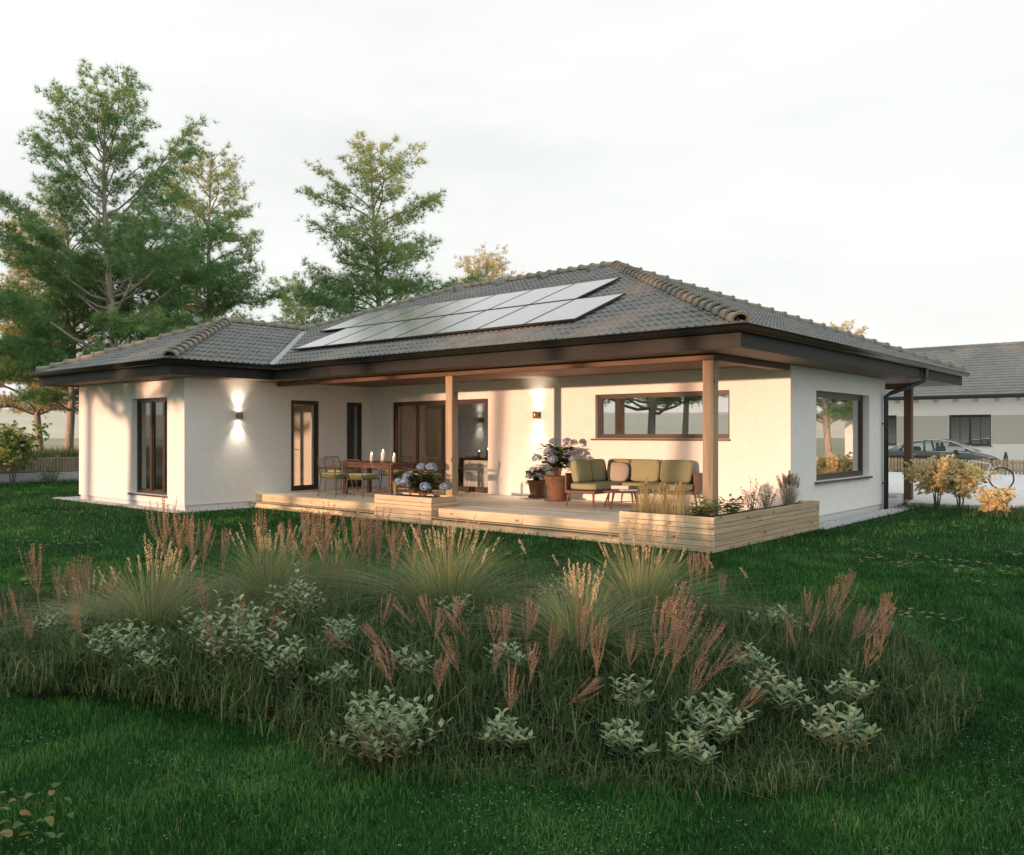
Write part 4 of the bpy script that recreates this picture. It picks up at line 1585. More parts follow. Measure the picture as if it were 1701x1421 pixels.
for (x, y, h_, lb) in ((-0.58, 2.75, 0.58, 'upright small-leaved shrub in the middle of the side of the large planter'), (-0.56, 3.30, 0.48, 'slim small-leaved shrub next to the pale plumes in the large planter')):
    a = leafy_plant('small_shrub', (x, y, 0.49), 0.24, h_, 15, 16, 0.068, 0.040, herb_m, lb, 'shrub', droop=0.1, lean=0.6)
    finish_leaves(*a, herb_m)
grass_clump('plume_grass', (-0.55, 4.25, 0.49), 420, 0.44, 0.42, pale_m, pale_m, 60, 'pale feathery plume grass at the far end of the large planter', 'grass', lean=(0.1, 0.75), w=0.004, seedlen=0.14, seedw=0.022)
grass_clump('dry_grass', (-7.85, 1.30, 0.50), 90, 0.16, 0.26, dry_m, dry_m, 8, 'thin dry grass at the left of the small planter beside the blue hydrangea', 'grass', lean=(0.0, 0.3), w=0.008, seedlen=0.05)

# ------------------------------------------------------------------ the flower bed
BED = [(-4.9, -7.7), (-3.2, -8.5), (-0.811, -8.807), (-0.235, -8.233), (0.767, -7.932), (1.657, -7.775), (2.045, -7.95), (2.675, -7.516), (3.575, -6.943), (4.122, -6.383), (4.311, -5.695), (4.288, -4.634), (3.92, -4.055), (3.585, -3.6), (2.9, -3.0), (2.0, -2.6), (1.0, -2.5), (-0.4, -3.2), (-1.9, -4.0), (-3.2, -5.2), (-4.4, -6.6)]


def bed_h(x, y):
    """gentle mound of the bed"""
    cx_, cy_ = 1.4, -5.7
    ux, uy = 0.76, 0.65
    a = (x - cx_) * ux + (y - cy_) * uy
    b = -(x - cx_) * uy + (y - cy_) * ux
    r = (a / 4.6) ** 2 + (b / 2.0) ** 2
    return 0.20 * np.clip(1 - r, 0, 1)


mb = MB()
gx = np.linspace(-5.2, 4.6, 60)
gy = np.linspace(-9.0, -2.2, 44)
X, Y = np.meshgrid(gx, gy, indexing='ij')
BC = np.mean(np.array(BED), 0)
BED_IN = [(BC[0] + (p[0] - BC[0]) * 0.93, BC[1] + (p[1] - BC[1]) * 0.90) for p in BED]
BED_OUT = [(BC[0] + (p[0] - BC[0]) * 1.03, BC[1] + (p[1] - BC[1]) * 1.06) for p in BED]
ins = in_poly(X, Y, BED_IN)
Z = np.where(ins, bed_h(X, Y) + 0.012 + 0.02 * vnoise(X, Y, 3.0, 5), -0.02)
idx = np.arange(X.size).reshape(X.shape)
v = [(float(X.flat[i]), float(Y.flat[i]), float(Z.flat[i])) for i in range(X.size)]
f = [(int(idx[i, j]), int(idx[i + 1, j]), int(idx[i + 1, j + 1]), int(idx[i, j + 1])) for i in range(59) for j in range(43) if ins[i:i + 2, j:j + 2].any()]
mb.add(v, f)
o = link('bed_soil', mb.mesh('bed_soil', bed_m, True))
o['kind'] = 'structure'


def scatter(poly, n, r=rng):
    xs = [p[0] for p in poly]
    ys = [p[1] for p in poly]
    out_ = []
    tot = 0
    while tot < n:
        x = r.uniform(min(xs), max(xs), n)
        y = r.uniform(min(ys), max(ys), n)
        k = in_poly(x, y, poly)
        out_.append(np.stack([x[k], y[k]], 1))
        tot += int(k.sum())
    return np.concatenate(out_)[:n]


# wild grass covering the bed
q = scatter(BED_OUT, 80000)
n = len(q)
ww_ = vnoise(q[:, 0], q[:, 1], 1.6, 8)
edge_ = ~in_poly(q[:, 0], q[:, 1], BED)
keep = (rng.random(n) < 0.30 + 0.95 * ww_) & (~edge_ | (rng.random(n) < 0.45))
fine_ = vnoise(q[:, 0], q[:, 1], 7.0, 9)
keep &= rng.random(n) < np.clip(2.6 * (fine_ - 0.26), 0.14, 1)
q = q[keep]
n = len(q)
P = np.column_stack([q, bed_h(q[:, 0], q[:, 1]) + 0.01])
hh = rng.uniform(0.10, 0.30, n) * (0.50 + 0.50 * np.clip(bed_h(q[:, 0], q[:, 1]) / 0.09, 0, 1)) * (0.65 + 0.7 * vnoise(q[:, 0], q[:, 1], 2.2, 3))
V1, F1 = blades(P, hh, rng.uniform(0.005, 0.0105, n), rng.uniform(0.15, 1.25, n), rng.uniform(0, 6.28, n), 0.6)
tint = np.clip(rng.beta(1.6, 3.0, n), 0, 1)
flat = rng.random(n) < 0.05          # bent dry blades
V1 = V1.reshape(n, 5, 3)
V1[flat, 4, 2] = P[flat, 2] + 0.03
V1[flat, 4, :2] += (rng.normal(size=(flat.sum(), 2)) * 0.12)
tint[flat] = rng.uniform(0.7, 1, flat.sum())
o = link('wild_grass', tri_mesh('wild_grass', V1.reshape(-1, 3), F1, under_m, np.repeat(tint, 5)), kind='stuff')
o['label'] = 'long wild green and straw grass covering the flower bed'

# short fine grass filling the gaps
q = scatter(BED_OUT, 60000)
n = len(q)
P = np.column_stack([q, bed_h(q[:, 0], q[:, 1]) + 0.01])
V1, F1 = blades(P, rng.uniform(0.05, 0.15, n), rng.uniform(0.003, 0.0065, n), rng.uniform(0.2, 1.3, n), rng.uniform(0, 6.28, n), 0.6)
tint = np.clip(rng.beta(1.6, 3.0, n), 0, 1)
o = link('undergrowth', tri_mesh('undergrowth', V1, F1, under_m, np.repeat(tint, 5)), kind='stuff')
o['label'] = 'short fine grass between the plants of the flower bed'

# fountain grasses
TUF = [(-1.34, -7.26, 0.80, 0.62, 24, 'broad fountain grass at the left of the bed behind the big grey-green shrub'),
       (-1.97, -5.67, 0.80, 0.72, 26, 'fountain grass with straw seed heads in the back left row, in front of the wing'),
       (0.1, -5.16, 0.98, 0.74, 34, 'largest fountain grass in the middle of the bed with many straw seed heads'),
       (1.98, -5.71, 0.66, 0.52, 22, 'bluish fountain grass in the centre right of the bed, lower than its neighbours'),
       (1.64, -4.30, 0.80, 0.70, 28, 'fountain grass at the back right of the bed in front of the large planter'),
       (-2.29, -7.35, 0.45, 0.42, 8, 'small fountain grass at the far left behind the red sorrel'),
       (-1.70, -5.02, 0.50, 0.58, 16, 'narrow fountain grass among the tall sorrel at the back of the bed')]
for (x, y, r_, h_, ns, lb) in TUF:
    grass_clump('fountain_grass', (x, y, float(bed_h(x, y))), int(1150 * r_), r_ * 1.22, h_ * 0.98, tuft_m, seed_m, ns, lb, 'grass', 'fountain grasses in the flower bed', lean=(0.12, 1.0), w=0.0045, seedlen=0.15, seedw=0.013, seedh=1.0)


# red sorrel
def sorrel_mesh(seed):
    r = random.Random(seed)
    rn = np.random.default_rng(seed)
    st = MB()
    C, Dd = [], []
    top = 1.0
    main = [(0, 0, 0), (r.uniform(-.01, .01), r.uniform(-.01, .01), 0.45), (r.uniform(-.03, .03), r.uniform(-.03, .03), top)]
    st.tube(main, [0.007, 0.005, 0.002], 5, False)

    def run(a, b, c, n):
        n = max(5, int(n * 0.40))
        for k in range(n):
            u = (k + 0.3 * rn.random()) / n
            p = (1 - u) ** 2 * np.array(a) + 2 * u * (1 - u) * np.array(b) + u * u * np.array(c)
            d = rn.normal(size=3)
            d[2] = d[2] * 0.5 + 0.2
            for _ in range(rn.integers(5, 9)):
                d = rn.normal(size=3)
                d[2] = d[2] * 0.4 + 0.2
                d /= np.linalg.norm(d)
                C.append(p + d * rn.uniform(0.0, 0.011) * (1.2 - 0.6 * u))
                Dd.append(d)
    run((main[1][0], main[1][1], 0.55), (main[2][0] * 0.6, main[2][1] * 0.6, 0.78), main[2], 42)
    for i in range(r.randint(8, 12)):
        z = r.uniform(0.34, 0.80)
        a = r.uniform(0, 6.28)
        ln = (1.02 - z) * r.uniform(0.6, 0.95)
        o = ln * r.uniform(0.16, 0.42)
        A = (0, 0, z)
        Bp = (o * 0.75 * math.cos(a), o * 0.75 * math.sin(a), z + ln * 0.4)
        Cc = (o * math.cos(a), o * math.sin(a), z + ln)
        st.tube([A, (0.5 * A[0] + Bp[0] * 0.5, Bp[1] * 0.5, (A[2] + Bp[2]) / 2), Bp, Cc], [0.004, 0.0035, 0.003, 0.0015], 4, False)
        run(A, Bp, Cc, int(52 * ln / 0.5) + 6)
    C = np.array(C)
    Dd = np.array(Dd)
    n = len(C)
    V, F = leaves(C, Dd, rdir(n, rn), rn.uniform(0.008, 0.015, n), rn.uniform(0.006, 0.011, n), 0.25)
    tint = np.clip(rn.normal(0.40, 0.22, n) + (0.3 - 0.4 * C[:, 2]) * 0.5 + 0.08, 0, 1)
    lv = []
    for i in range(5):
        lv.append((r.uniform(0, 6.28), r.uniform(0.05, 0.4)))
    return st.mesh('stem', stem_m), tri_mesh('flowers', V, F, sorrel_m, np.repeat(tint, 5))


SV = [sorrel_mesh(100 + i) for i in range(6)]
SOR = [(-3.42, -6.04, -0.02, -0.02, 0.97), (-3.29, -5.93, -0.05, -0.03, 0.88), (-3.31, -5.71, 0.08, 0.06, 0.77), (-2.96, -5.65, 0.04, 0.03, 0.68), (-2.4, -4.94, -0.01, -0.01, 0.85), (-2.42, -4.71, 0.07, 0.06, 0.87), (-1.84, -4.7, 0.03, 0.02, 0.82), (-1.67, -4.55, 0.09, 0.08, 0.88), (-1.71, -4.58, 0.0, -0.0, 0.77), (-1.51, -4.42, 0.06, 0.05, 0.7), (-1.23, -4.41, 0.06, 0.05, 0.74), (-2.38, -5.16, -0.05, -0.05, 0.74), (-2.88, -7.53, -0.08, -0.07, 0.65), (-2.42, -7.46, 0.04, 0.04, 0.59), (-2.12, -7.5, 0.02, 0.02, 0.66), (-2.26, -7.62, -0.01, -0.01, 0.56), (-2.52, -7.84, -0.07, -0.06, 0.4), (-2.12, -8.06, -0.09, -0.08, 0.4), (-2.23, -7.29, 0.09, 0.08, 0.52), (-1.38, -8.14, -0.05, -0.05, 0.32), (-0.9, -7.95, -0.1, -0.09, 0.5), (-0.71, -7.1, -0.04, -0.03, 0.56), (-0.04, -7.22, 0.02, 0.01, 0.44), (0.3, -7.33, 0.07, 0.05, 0.34), (0.26, -7.55, -0.06, -0.06, 0.38), (0.91, -6.2, -0.15, -0.13, 0.44), (1.08, -6.27, -0.07, -0.06, 0.52), (1.15, -6.21, 0.05, 0.04, 0.53), (1.41, -6.19, -0.08, -0.07, 0.31), (1.7, -6.32, -0.0, -0.01, 0.58), (1.84, -6.39, 0.02, 0.02, 0.58), (1.85, -6.19, 0.04, 0.03, 0.59), (0.95, -6.78, -0.19, -0.17, 0.3), (1.21, -6.75, -0.1, -0.09, 0.29), (1.67, -7.17, -0.07, -0.06, 0.34), (1.57, -6.95, -0.12, -0.1, 0.2), (1.91, -6.82, -0.05, -0.03, 0.27), (2.2, -6.41, 0.08, 0.06, 0.53), (2.5, -6.74, 0.21, 0.18, 0.29), (2.33, -6.75, 0.03, 0.02, 0.33), (2.45, -7.04, 0.01, 0.01, 0.24), (2.76, -6.09, 0.13, 0.11, 0.68), (2.84, -6.17, 0.18, 0.15, 0.74), (2.93, -6.24, 0.21, 0.18, 0.71), (2.94, -5.93, 0.18, 0.16, 0.56), (3.02, -6.01, 0.24, 0.2, 0.46), (3.2, -5.86, 0.19, 0.16, 0.26), (1.38, -2.82, 0.03, 0.03, 0.53), (1.35, -2.84, -0.02, -0.02, 0.5), (1.54, -2.88, -0.02, -0.01, 0.6), (1.12, -3.04, -0.04, -0.03, 0.47), (1.95, -3.42, 0.02, 0.02, 0.42), (2.62, -6.06, 0.02, 0.01, 0.26), (3.35, -6.28, 0.12, 0.1, 0.21), (3.15, -6.31, 0.05, 0.05, 0.28), (2.99, -3.96, -0.01, -0.0, 0.53), (3.3, -4.38, 0.12, 0.1, 0.69), (3.21, -4.24, 0.07, 0.06, 0.58), (3.45, -4.45, 0.13, 0.11, 0.52), (3.54, -4.58, 0.19, 0.16, 0.54), (3.43, -4.47, 0.1, 0.08, 0.35), (3.33, -4.94, -0.03, -0.03, 0.32), (3.73, -4.6, 0.02, 0.02, 0.19)]


for x_, y_, h_ in ((2.05, -6.75, 0.50), (2.30, -6.15, 0.62), (1.30, -6.55, 0.46), (0.72, -6.55, 0.42), (2.62, -6.45, 0.60), (1.95, -7.15, 0.44)):
    SOR.append((x_, y_, 0.05, 0.03, h_))
for x_, y_, h_ in ((3.62, -4.35, 0.60), (3.20, -4.60, 0.55), (3.75, -5.05, 0.45)):
    SOR.append((x_, y_, 0.10, 0.07, h_))
for x_, y_, h_ in ((-2.75, -5.30, 0.80), (-2.10, -4.95, 0.78), (-1.30, -4.62, 0.72), (-0.85, -4.25, 0.62), (-3.05, -5.95, 0.82), (-2.60, -4.75, 0.86), (-2.0, -4.45, 0.84)):
    SOR.append((x_, y_, 0.02, 0.02, h_))


def sorrel_group(i):
    if 63 <= i < 69:
        i = 30
    elif 69 <= i < 72:
        i = 58
    elif i >= 72:
        i = 5
    if i < 12:
        return 'tall sunlit sorrels in the back row of the bed', 'red sorrel at the back of the bed'
    if i < 21:
        return 'dark red sorrels at the left end of the bed', 'red sorrel at the left end of the bed'
    if i < 25:
        return 'sorrels growing through the largest grey-green shrub', 'red sorrel in the big shrub'
    if i < 41:
        return 'rust-red sorrels before the largest fountain grass', 'red sorrel in the middle of the bed'
    if i < 47 or 52 <= i < 55:
        return 'leaning pink sorrels right of the bluish fountain grass', 'leaning sorrel right of the middle'
    if i < 52:
        return 'pale red sorrels seen against the large planter', 'red sorrel by the back right fountain grass'
    return 'sorrels alone at the right end of the bed', 'red sorrel at the right end of the bed'


ORDL = ['first', 'second', 'third', 'fourth', 'fifth', 'sixth', 'seventh', 'eighth', 'ninth', 'tenth', 'eleventh', 'twelfth', 'thirteenth', 'fourteenth', 'fifteenth', 'sixteenth', 'seventeenth', 'eighteenth', 'nineteenth', 'twentieth', 'twenty-first', 'twenty-second', 'twenty-third', 'twenty-fourth']


def from_left(pts):
    """rank of every point from the picture's left"""
    a = [((x - CAM[0]) * CRm[0] + (y - CAM[1]) * CRm[1]) / ((x - CAM[0]) * CFm[0] + (y - CAM[1]) * CFm[1]) for x, y in pts]
    order = sorted(range(len(a)), key=lambda k: a[k])
    r = [0] * len(a)
    for n_, k in enumerate(order):
        r[k] = n_
    return r


CFm = (-math.sin(0.7053), math.cos(0.7053))
CRm = (math.cos(0.7053), math.sin(0.7053))
GRP = {}
for i, q in enumerate(SOR):
    GRP.setdefault(sorrel_group(i), []).append(i)
SLAB = {}
for (lb, gr), ids in GRP.items():
    rk = from_left([(SOR[k][0] + SOR[k][2], SOR[k][1] + SOR[k][3]) for k in ids])
    for k, n_ in zip(ids, rk):
        SLAB[k] = f'{ORDL[n_]} from the left of the {lb}'

for i, (x, y, tx, ty, h) in enumerate(SOR):
    gr = sorrel_group(i)[1]
    lb = SLAB[i]
    b = float(bed_h(x, y))
    s = thing('sorrel', lb, 'sorrel', (x, y, b), 0, gr)
    hh_ = max(0.16, h - b)
    full = math.sqrt(tx * tx + ty * ty + hh_ * hh_)
    q = Vector((tx, ty, hh_)).to_track_quat('Z', 'Y')
    s.rotation_mode = 'QUATERNION'
    s.rotation_quaternion = q @ Matrix.Rotation(random.uniform(0, 6.28), 4, 'Z').to_quaternion()
    k = max(full * 1.14, 0.42)
    s.scale = (k * random.uniform(0.7, 1.05), k * random.uniform(0.7, 1.05), k * random.uniform(0.95, 1.08))
    a, c = SV[i % 6]
    link('stem', a, s)
    link('flowers', c, s)

# grey-green shrubs
LM = []
lf_v = []
nst = 6
for j in range(nst):
    u = j / (nst - 1)
    wv = 0.5 * math.sin(min(1, u ** 1.35 * 0.90 + 0.05) * math.pi) ** 0.8
    z = 0.16 * u - 0.30 * u * u
    lf_v += [(-wv, u, z + wv * 0.28), (0, u, z), (wv, u, z + wv * 0.28)]
lf_f = []
for j in range(nst - 1):
    lf_f += [(3 * j, 3 * j + 1, 3 * j + 4, 3 * j + 3), (3 * j + 1, 3 * j + 2, 3 * j + 5, 3 * j + 4)]
for k in range(5):
    me = bpy.data.meshes.new('leaf')
    me.from_pydata(lf_v, [], lf_f)
    a = me.attributes.new('tint', 'FLOAT', 'POINT')
    a.data.foreach_set('value', [min(1, 0.08 + k * 0.2 + 0.06 * (i % 3 == 1)) for i in range(len(lf_v))])
    me.materials.append(sage_m)
    me.polygons.foreach_set('use_smooth', [True] * len(me.polygons))
    LM.append(me)
SHR = [(0.33, -7.49, 0.44, 0.58, 24, 70, 'largest grey-green shrub with broad oval leaves in the left half of the bed'),
       (-0.39, -7.92, 0.30, 0.34, 14, 40, 'low grey-green shrub left of the largest one'),
       (-0.41, -6.47, 0.25, 0.56, 12, 40, 'upright grey-green shrub standing behind the largest one, tip above the grass'),
       (2.15, -7.71, 0.31, 0.44, 20, 70, 'grey-green shrub at the front edge of the bed, nearest the dark lawn'),
       (1.57, -6.95, 0.16, 0.30, 7, 24, 'small grey-green sprig just behind the front edge shrub'),
       (-1.84, -7.81, 0.28, 0.33, 10, 24, 'grey-green shrub at the far left under the red sorrel'),
       (0.80, -4.23, 0.34, 0.40, 14, 24, 'pale grey-green shrub at the back between the two biggest fountain grasses'),
       (2.84, -4.21, 0.26, 0.26, 10, 24, 'low grey-green shrub at the back right, left of the lone sorrel'),
       (3.16, -5.35, 0.14, 0.24, 6, 20, 'small grey-green sprig in the grass below the back right shrub'),
       (3.52, -5.80, 0.22, 0.29, 10, 36, 'grey-green shrub in the right half, upper of the close pair'),
       (3.97, -5.99, 0.21, 0.29, 11, 44, 'grey-green shrub at the right end of the bed, lower of the close pair'),
       (3.38, -6.37, 0.26, 0.30, 13, 44, 'grey-green shrub at the front below the leaning sorrel'),
       (3.45, -6.71, 0.14, 0.22, 6, 20, 'small grey-green sprig at the front edge below the leaning sorrel'),
       (2.56, -7.19, 0.15, 0.22, 7, 24, 'small grey-green sprig right of the front edge shrub'),
       (3.11, -6.83, 0.15, 0.24, 7, 24, 'small grey-green sprig at the front, left of the leaning sorrel'),
       (0.64, -6.85, 0.18, 0.31, 7, 20, 'thin grey-green sprig left of the middle sorrel'),
       (0.88, -7.46, 0.18, 0.34, 9, 24, 'grey-green sprig between the largest shrub and the front edge shrub')]
SHR += [(0.05, -7.95, 0.15, 0.24, 6, 16, 'tiny grey-green sprig at the front edge below the largest shrub'), (1.25, -7.35, 0.14, 0.24, 6, 16, 'tiny grey-green sprig left of the front edge shrub, in the grass'), (1.95, -6.45, 0.15, 0.28, 6, 16, 'tiny grey-green sprig among the middle sorrel stalks'), (2.85, -6.35, 0.14, 0.24, 6, 16, 'tiny grey-green sprig at the foot of the leaning sorrel'), (3.80, -5.35, 0.15, 0.24, 6, 16, 'tiny grey-green sprig behind the close pair at the right end'), (-1.05, -7.75, 0.16, 0.26, 6, 16, 'tiny grey-green sprig between the far left shrub and its neighbour'), (0.75, -5.75, 0.17, 0.34, 6, 16, 'tiny grey-green sprig in front of the largest fountain grass')]
for (x, y, r_, h_, ns, sg, lb) in SHR:
    a = leafy_plant('grey_green_shrub', (x, y, float(bed_h(x, y))), r_ * 1.02, h_ * 0.98, int(ns * 1.5), 7, 0.072, 0.036, sage_m, lb, 'shrub', 'grey-green shrubs in the flower bed', droop=0.05, opposite=True)
    finish_leaves(*a, sage_m, single=sg, lm=LM)
# single wheat-like stems at the back of the bed
for i, (x, y, h_, lb) in enumerate(((-0.04, -3.79, 0.66, 'straw seed stem right of the largest fountain grass'), (0.23, -3.56, 0.50, 'straw seed stem bending over the lawn between the fountain grasses'),
                                    (1.60, -2.75, 0.52, 'single straw seed stem right of the back right fountain grass'), (1.90, -2.60, 0.42, 'short pale seed stem at the back edge of the bed by the lawn'))):
    t = thing('seed_stem', lb, 'grass stem', (x, y, float(bed_h(x, y))), 0, 'single seed stems at the back of the bed')
    part('stalk', MB().tube([(0, 0, 0), (0.01, 0, h_ * 0.5), (-0.05, -0.02, h_ * 0.85), (-0.10, -0.04, h_)], [0.003, 0.0025, 0.002, 0.002], 4), stem_m, t)
    q = 60
    uu = rng.random(q)
    c = np.array([-0.05, -0.02, h_ * 0.80]) + np.outer(uu, np.array([-0.06, -0.03, h_ * 0.22]))
    V, F = leaves(c, rdir(q) * 0.6 + np.array([-0.2, -0.1, 0.6]), rdir(q), np.full(q, 0.026), np.full(q, 0.010), 0.15)
    part('seed_head', tri_mesh('seed_head', V, F, seed_m, np.repeat(rng.random(q), 5)), seed_m, t)

# ------------------------------------------------------------------ lawn grass
CF = np.array([-math.sin(0.7053), math.cos(0.7053)])
CRt = np.array([math.cos(0.7053), math.sin(0.7053)])
HOUSEP = [(XL - 1.2, YW - 0.3), (XR + 0.18, YW - 0.3), (XR + 0.18, 0.94), (PX + 0.02, 0.94), (PX + 0.02, 5.2), (-0.25, 5.22), (-0.25, 10.6), (-0.5, 11.6), (-0.5, 30), (XL - 1.2, 30)]


def lawn_zone(d0, d1, n, hmin, hmax, wmin, wmax, name, label, power=1.0):
    d = np.sqrt(rng.uniform(d0 ** 2, d1 ** 2, n))
    lat = rng.uniform(-0.64, 0.64, n) * d
    x = CAM[0] + CF[0] * d + CRt[0] * lat
    y = CAM[1] + CF[1] * d + CRt[1] * lat
    k = ~in_poly(x, y, HOUSEP) & ~in_poly(x, y, PAVE) & (x > -28.0)
    inb = in_poly(x, y, BED)
    k &= ~(inb & (rng.random(n) < 0.75))
    x, y = x[k], y[k]
    n = len(x)
    P = np.column_stack([x, y, np.zeros(n)])
    big = vnoise(x, y, 0.9, 21)
    med = vnoise(x, y, 3.1, 22)
    h = rng.uniform(hmin, hmax, n) * (0.6 + 0.8 * med)
    V, F = blades(P, h, rng.uniform(wmin, wmax, n), rng.uniform(0.15, 1.0, n), rng.uniform(0, 6.28, n), 0.5)
    tint = np.clip(rng.normal(0.29, 0.15, n) + np.where(rng.random(n) < 0.035, 0.6, 0.0) + 0.38 * (big - 0.5) + 0.40 * (med - 0.5), 0, 1)
    o = link(name, tri_mesh(name, V, F, blade_m, np.repeat(tint, 5)), kind='stuff')
    o['label'] = label


lawn_zone(3.0, 6.6, 130000, 0.025, 0.060, 0.0028, 0.0050, 'lawn_grass', 'dark green lawn grass in the foreground')
lawn_zone(6.6, 12.5, 130000, 0.035, 0.075, 0.005, 0.009, 'lawn_grass', 'green lawn grass between the flower bed and the house')
lawn_zone(12.5, 34, 110000, 0.04, 0.085, 0.010, 0.020, 'lawn_grass', 'green lawn grass along the house and the left fence')
# pale clover low between the blades
q = scatter([(-3, -10.2), (5.5, -10.4), (7.2, -4), (4.6, -4.5), (3.9, -6.6), (2.0, -8.1), (-0.8, -9.0), (-3, -8.8)], 60000)
k = (rng.random(len(q)) < np.clip(1.1 * (vnoise(q[:, 0], q[:, 1], 1.7, 31) + 0.5 * vnoise(q[:, 0], q[:, 1], 7, 32) - 0.72), 0.015, 0.6)) & ~in_poly(q[:, 0], q[:, 1], BED)
q = q[k]
n = len(q)
a = rng.uniform(0, 6.28, n)
P = np.column_stack([q, rng.uniform(0.015, 0.035, n)])
V, F = leaves(P, np.column_stack([np.cos(a), np.sin(a), rng.uniform(-0.2, 0.2, n)]), np.tile([0.0, 0, 1], (n, 1)) + rng.normal(size=(n, 3)) * 0.25, rng.uniform(0.010, 0.019, n), rng.uniform(0.008, 0.014, n), 0.1)
o = link('clover', tri_mesh('clover', V, F, clover_m, np.repeat(rng.random(n), 5)), kind='stuff')
o['label'] = 'small pale clover leaves in patches of the foreground lawn'
# fallen leaves in drifts on the lawn
LP = [(2.62, 1.59, 1.15, 90), (3.33, -1.98, 0.40, 22), (1.78, 2.34, 0.6, 26), (1.38, 6.64, 0.9, 26), (3.06, 3.43, 0.4, 12), (-5.33, -6.67, 0.40, 20), (-8.84, -4.91, 1.1, 45), (-10.97, 0.06, 0.6, 26), (-2.58, -1.37, 0.4, 16), (1.07, 3.51, 0.45, 14), (-8.0, -3.0, 0.9, 20), (-14.5, -3.2, 1.2, 30), (3.9, 0.5, 0.6, 16)]
Q = []
for (x, y, r_, n) in LP:
    rr = r_ * np.sqrt(rng.random(n))
    a = rng.uniform(0, 6.28, n)
    Q.append(np.column_stack([x + rr * np.cos(a), y + 0.55 * rr * np.sin(a), rng.uniform(0.055, 0.075, n)]))
Q = np.concatenate(Q)
n = len(Q)
a = rng.uniform(0, 6.28, n)
V, F = leaves(Q, np.column_stack([np.cos(a), np.sin(a), rng.uniform(-.1, .1, n)]), np.tile([0.0, 0, 1], (n, 1)) + rng.normal(size=(n, 3)) * 0.15, rng.uniform(0.06, 0.10, n), rng.uniform(0.04, 0.07, n), 0.08)
o = link('fallen_leaves', tri_mesh('fallen_leaves', V, F, fallen_m, np.repeat(rng.random(n), 5)), kind='stuff')
o['label'] = 'drifts of small yellow fallen leaves scattered on the lawn'
FL = [(1.199, -9.011), (1.245, -9.152), (1.25, -9.233), (1.411, -9.054), (1.348, -9.151), (1.322, -9.296), (1.429, -9.245), (1.536, -9.309), (1.576, -9.237), (1.576, -9.199), (1.587, -9.375), (1.754, -9.267), (1.765, -9.223), (1.109, -9.224), (1.30, -9.08), (1.50, -9.16), (1.46, -9.34), (1.66, -9.33), (1.20, -9.30), (1.38, -9.37), (1.62, -9.12)]
flv, flf = [], []
for j in range(12):
    a = 2 * math.pi * j / 12
    rr = 0.5 * (1 - 0.16 * math.cos(a))
    flv.append((rr * math.sin(a) * (0.62 + 0.2 * math.cos(a)), rr * math.cos(a), 0.22 * math.sin(a) ** 2 + 0.10 * math.cos(a) ** 3))
flv.append((0, 0, -0.02))
flf = [(j, (j + 1) % 12, 12) for j in range(12)]
FM = []
for k in range(4):
    me = bpy.data.meshes.new('fallen_leaf')
    me.from_pydata(flv, [], flf)
    a = me.attributes.new('tint', 'FLOAT', 'POINT')
    a.data.foreach_set('value', [k / 3] * len(flv))
    me.materials.append(fallen_m)
    FM.append(me)
FLR = from_left(FL)
for i, (x, y) in enumerate(FL):
    o = link('fallen_leaf', FM[i % 4], None, (x, y, 0.058 + 0.006 * (i % 3)), (random.uniform(-.5, .5), random.uniform(-.5, .5), random.uniform(0, 6.28)))
    s = random.uniform(0.035, 0.075)
    o.scale = (s, s, s)
    tag(o, f'{ORDL[FLR[i]]} from the left of the round leaves on the bottom left grass', 'leaf', 'fallen leaves in the bottom left corner')

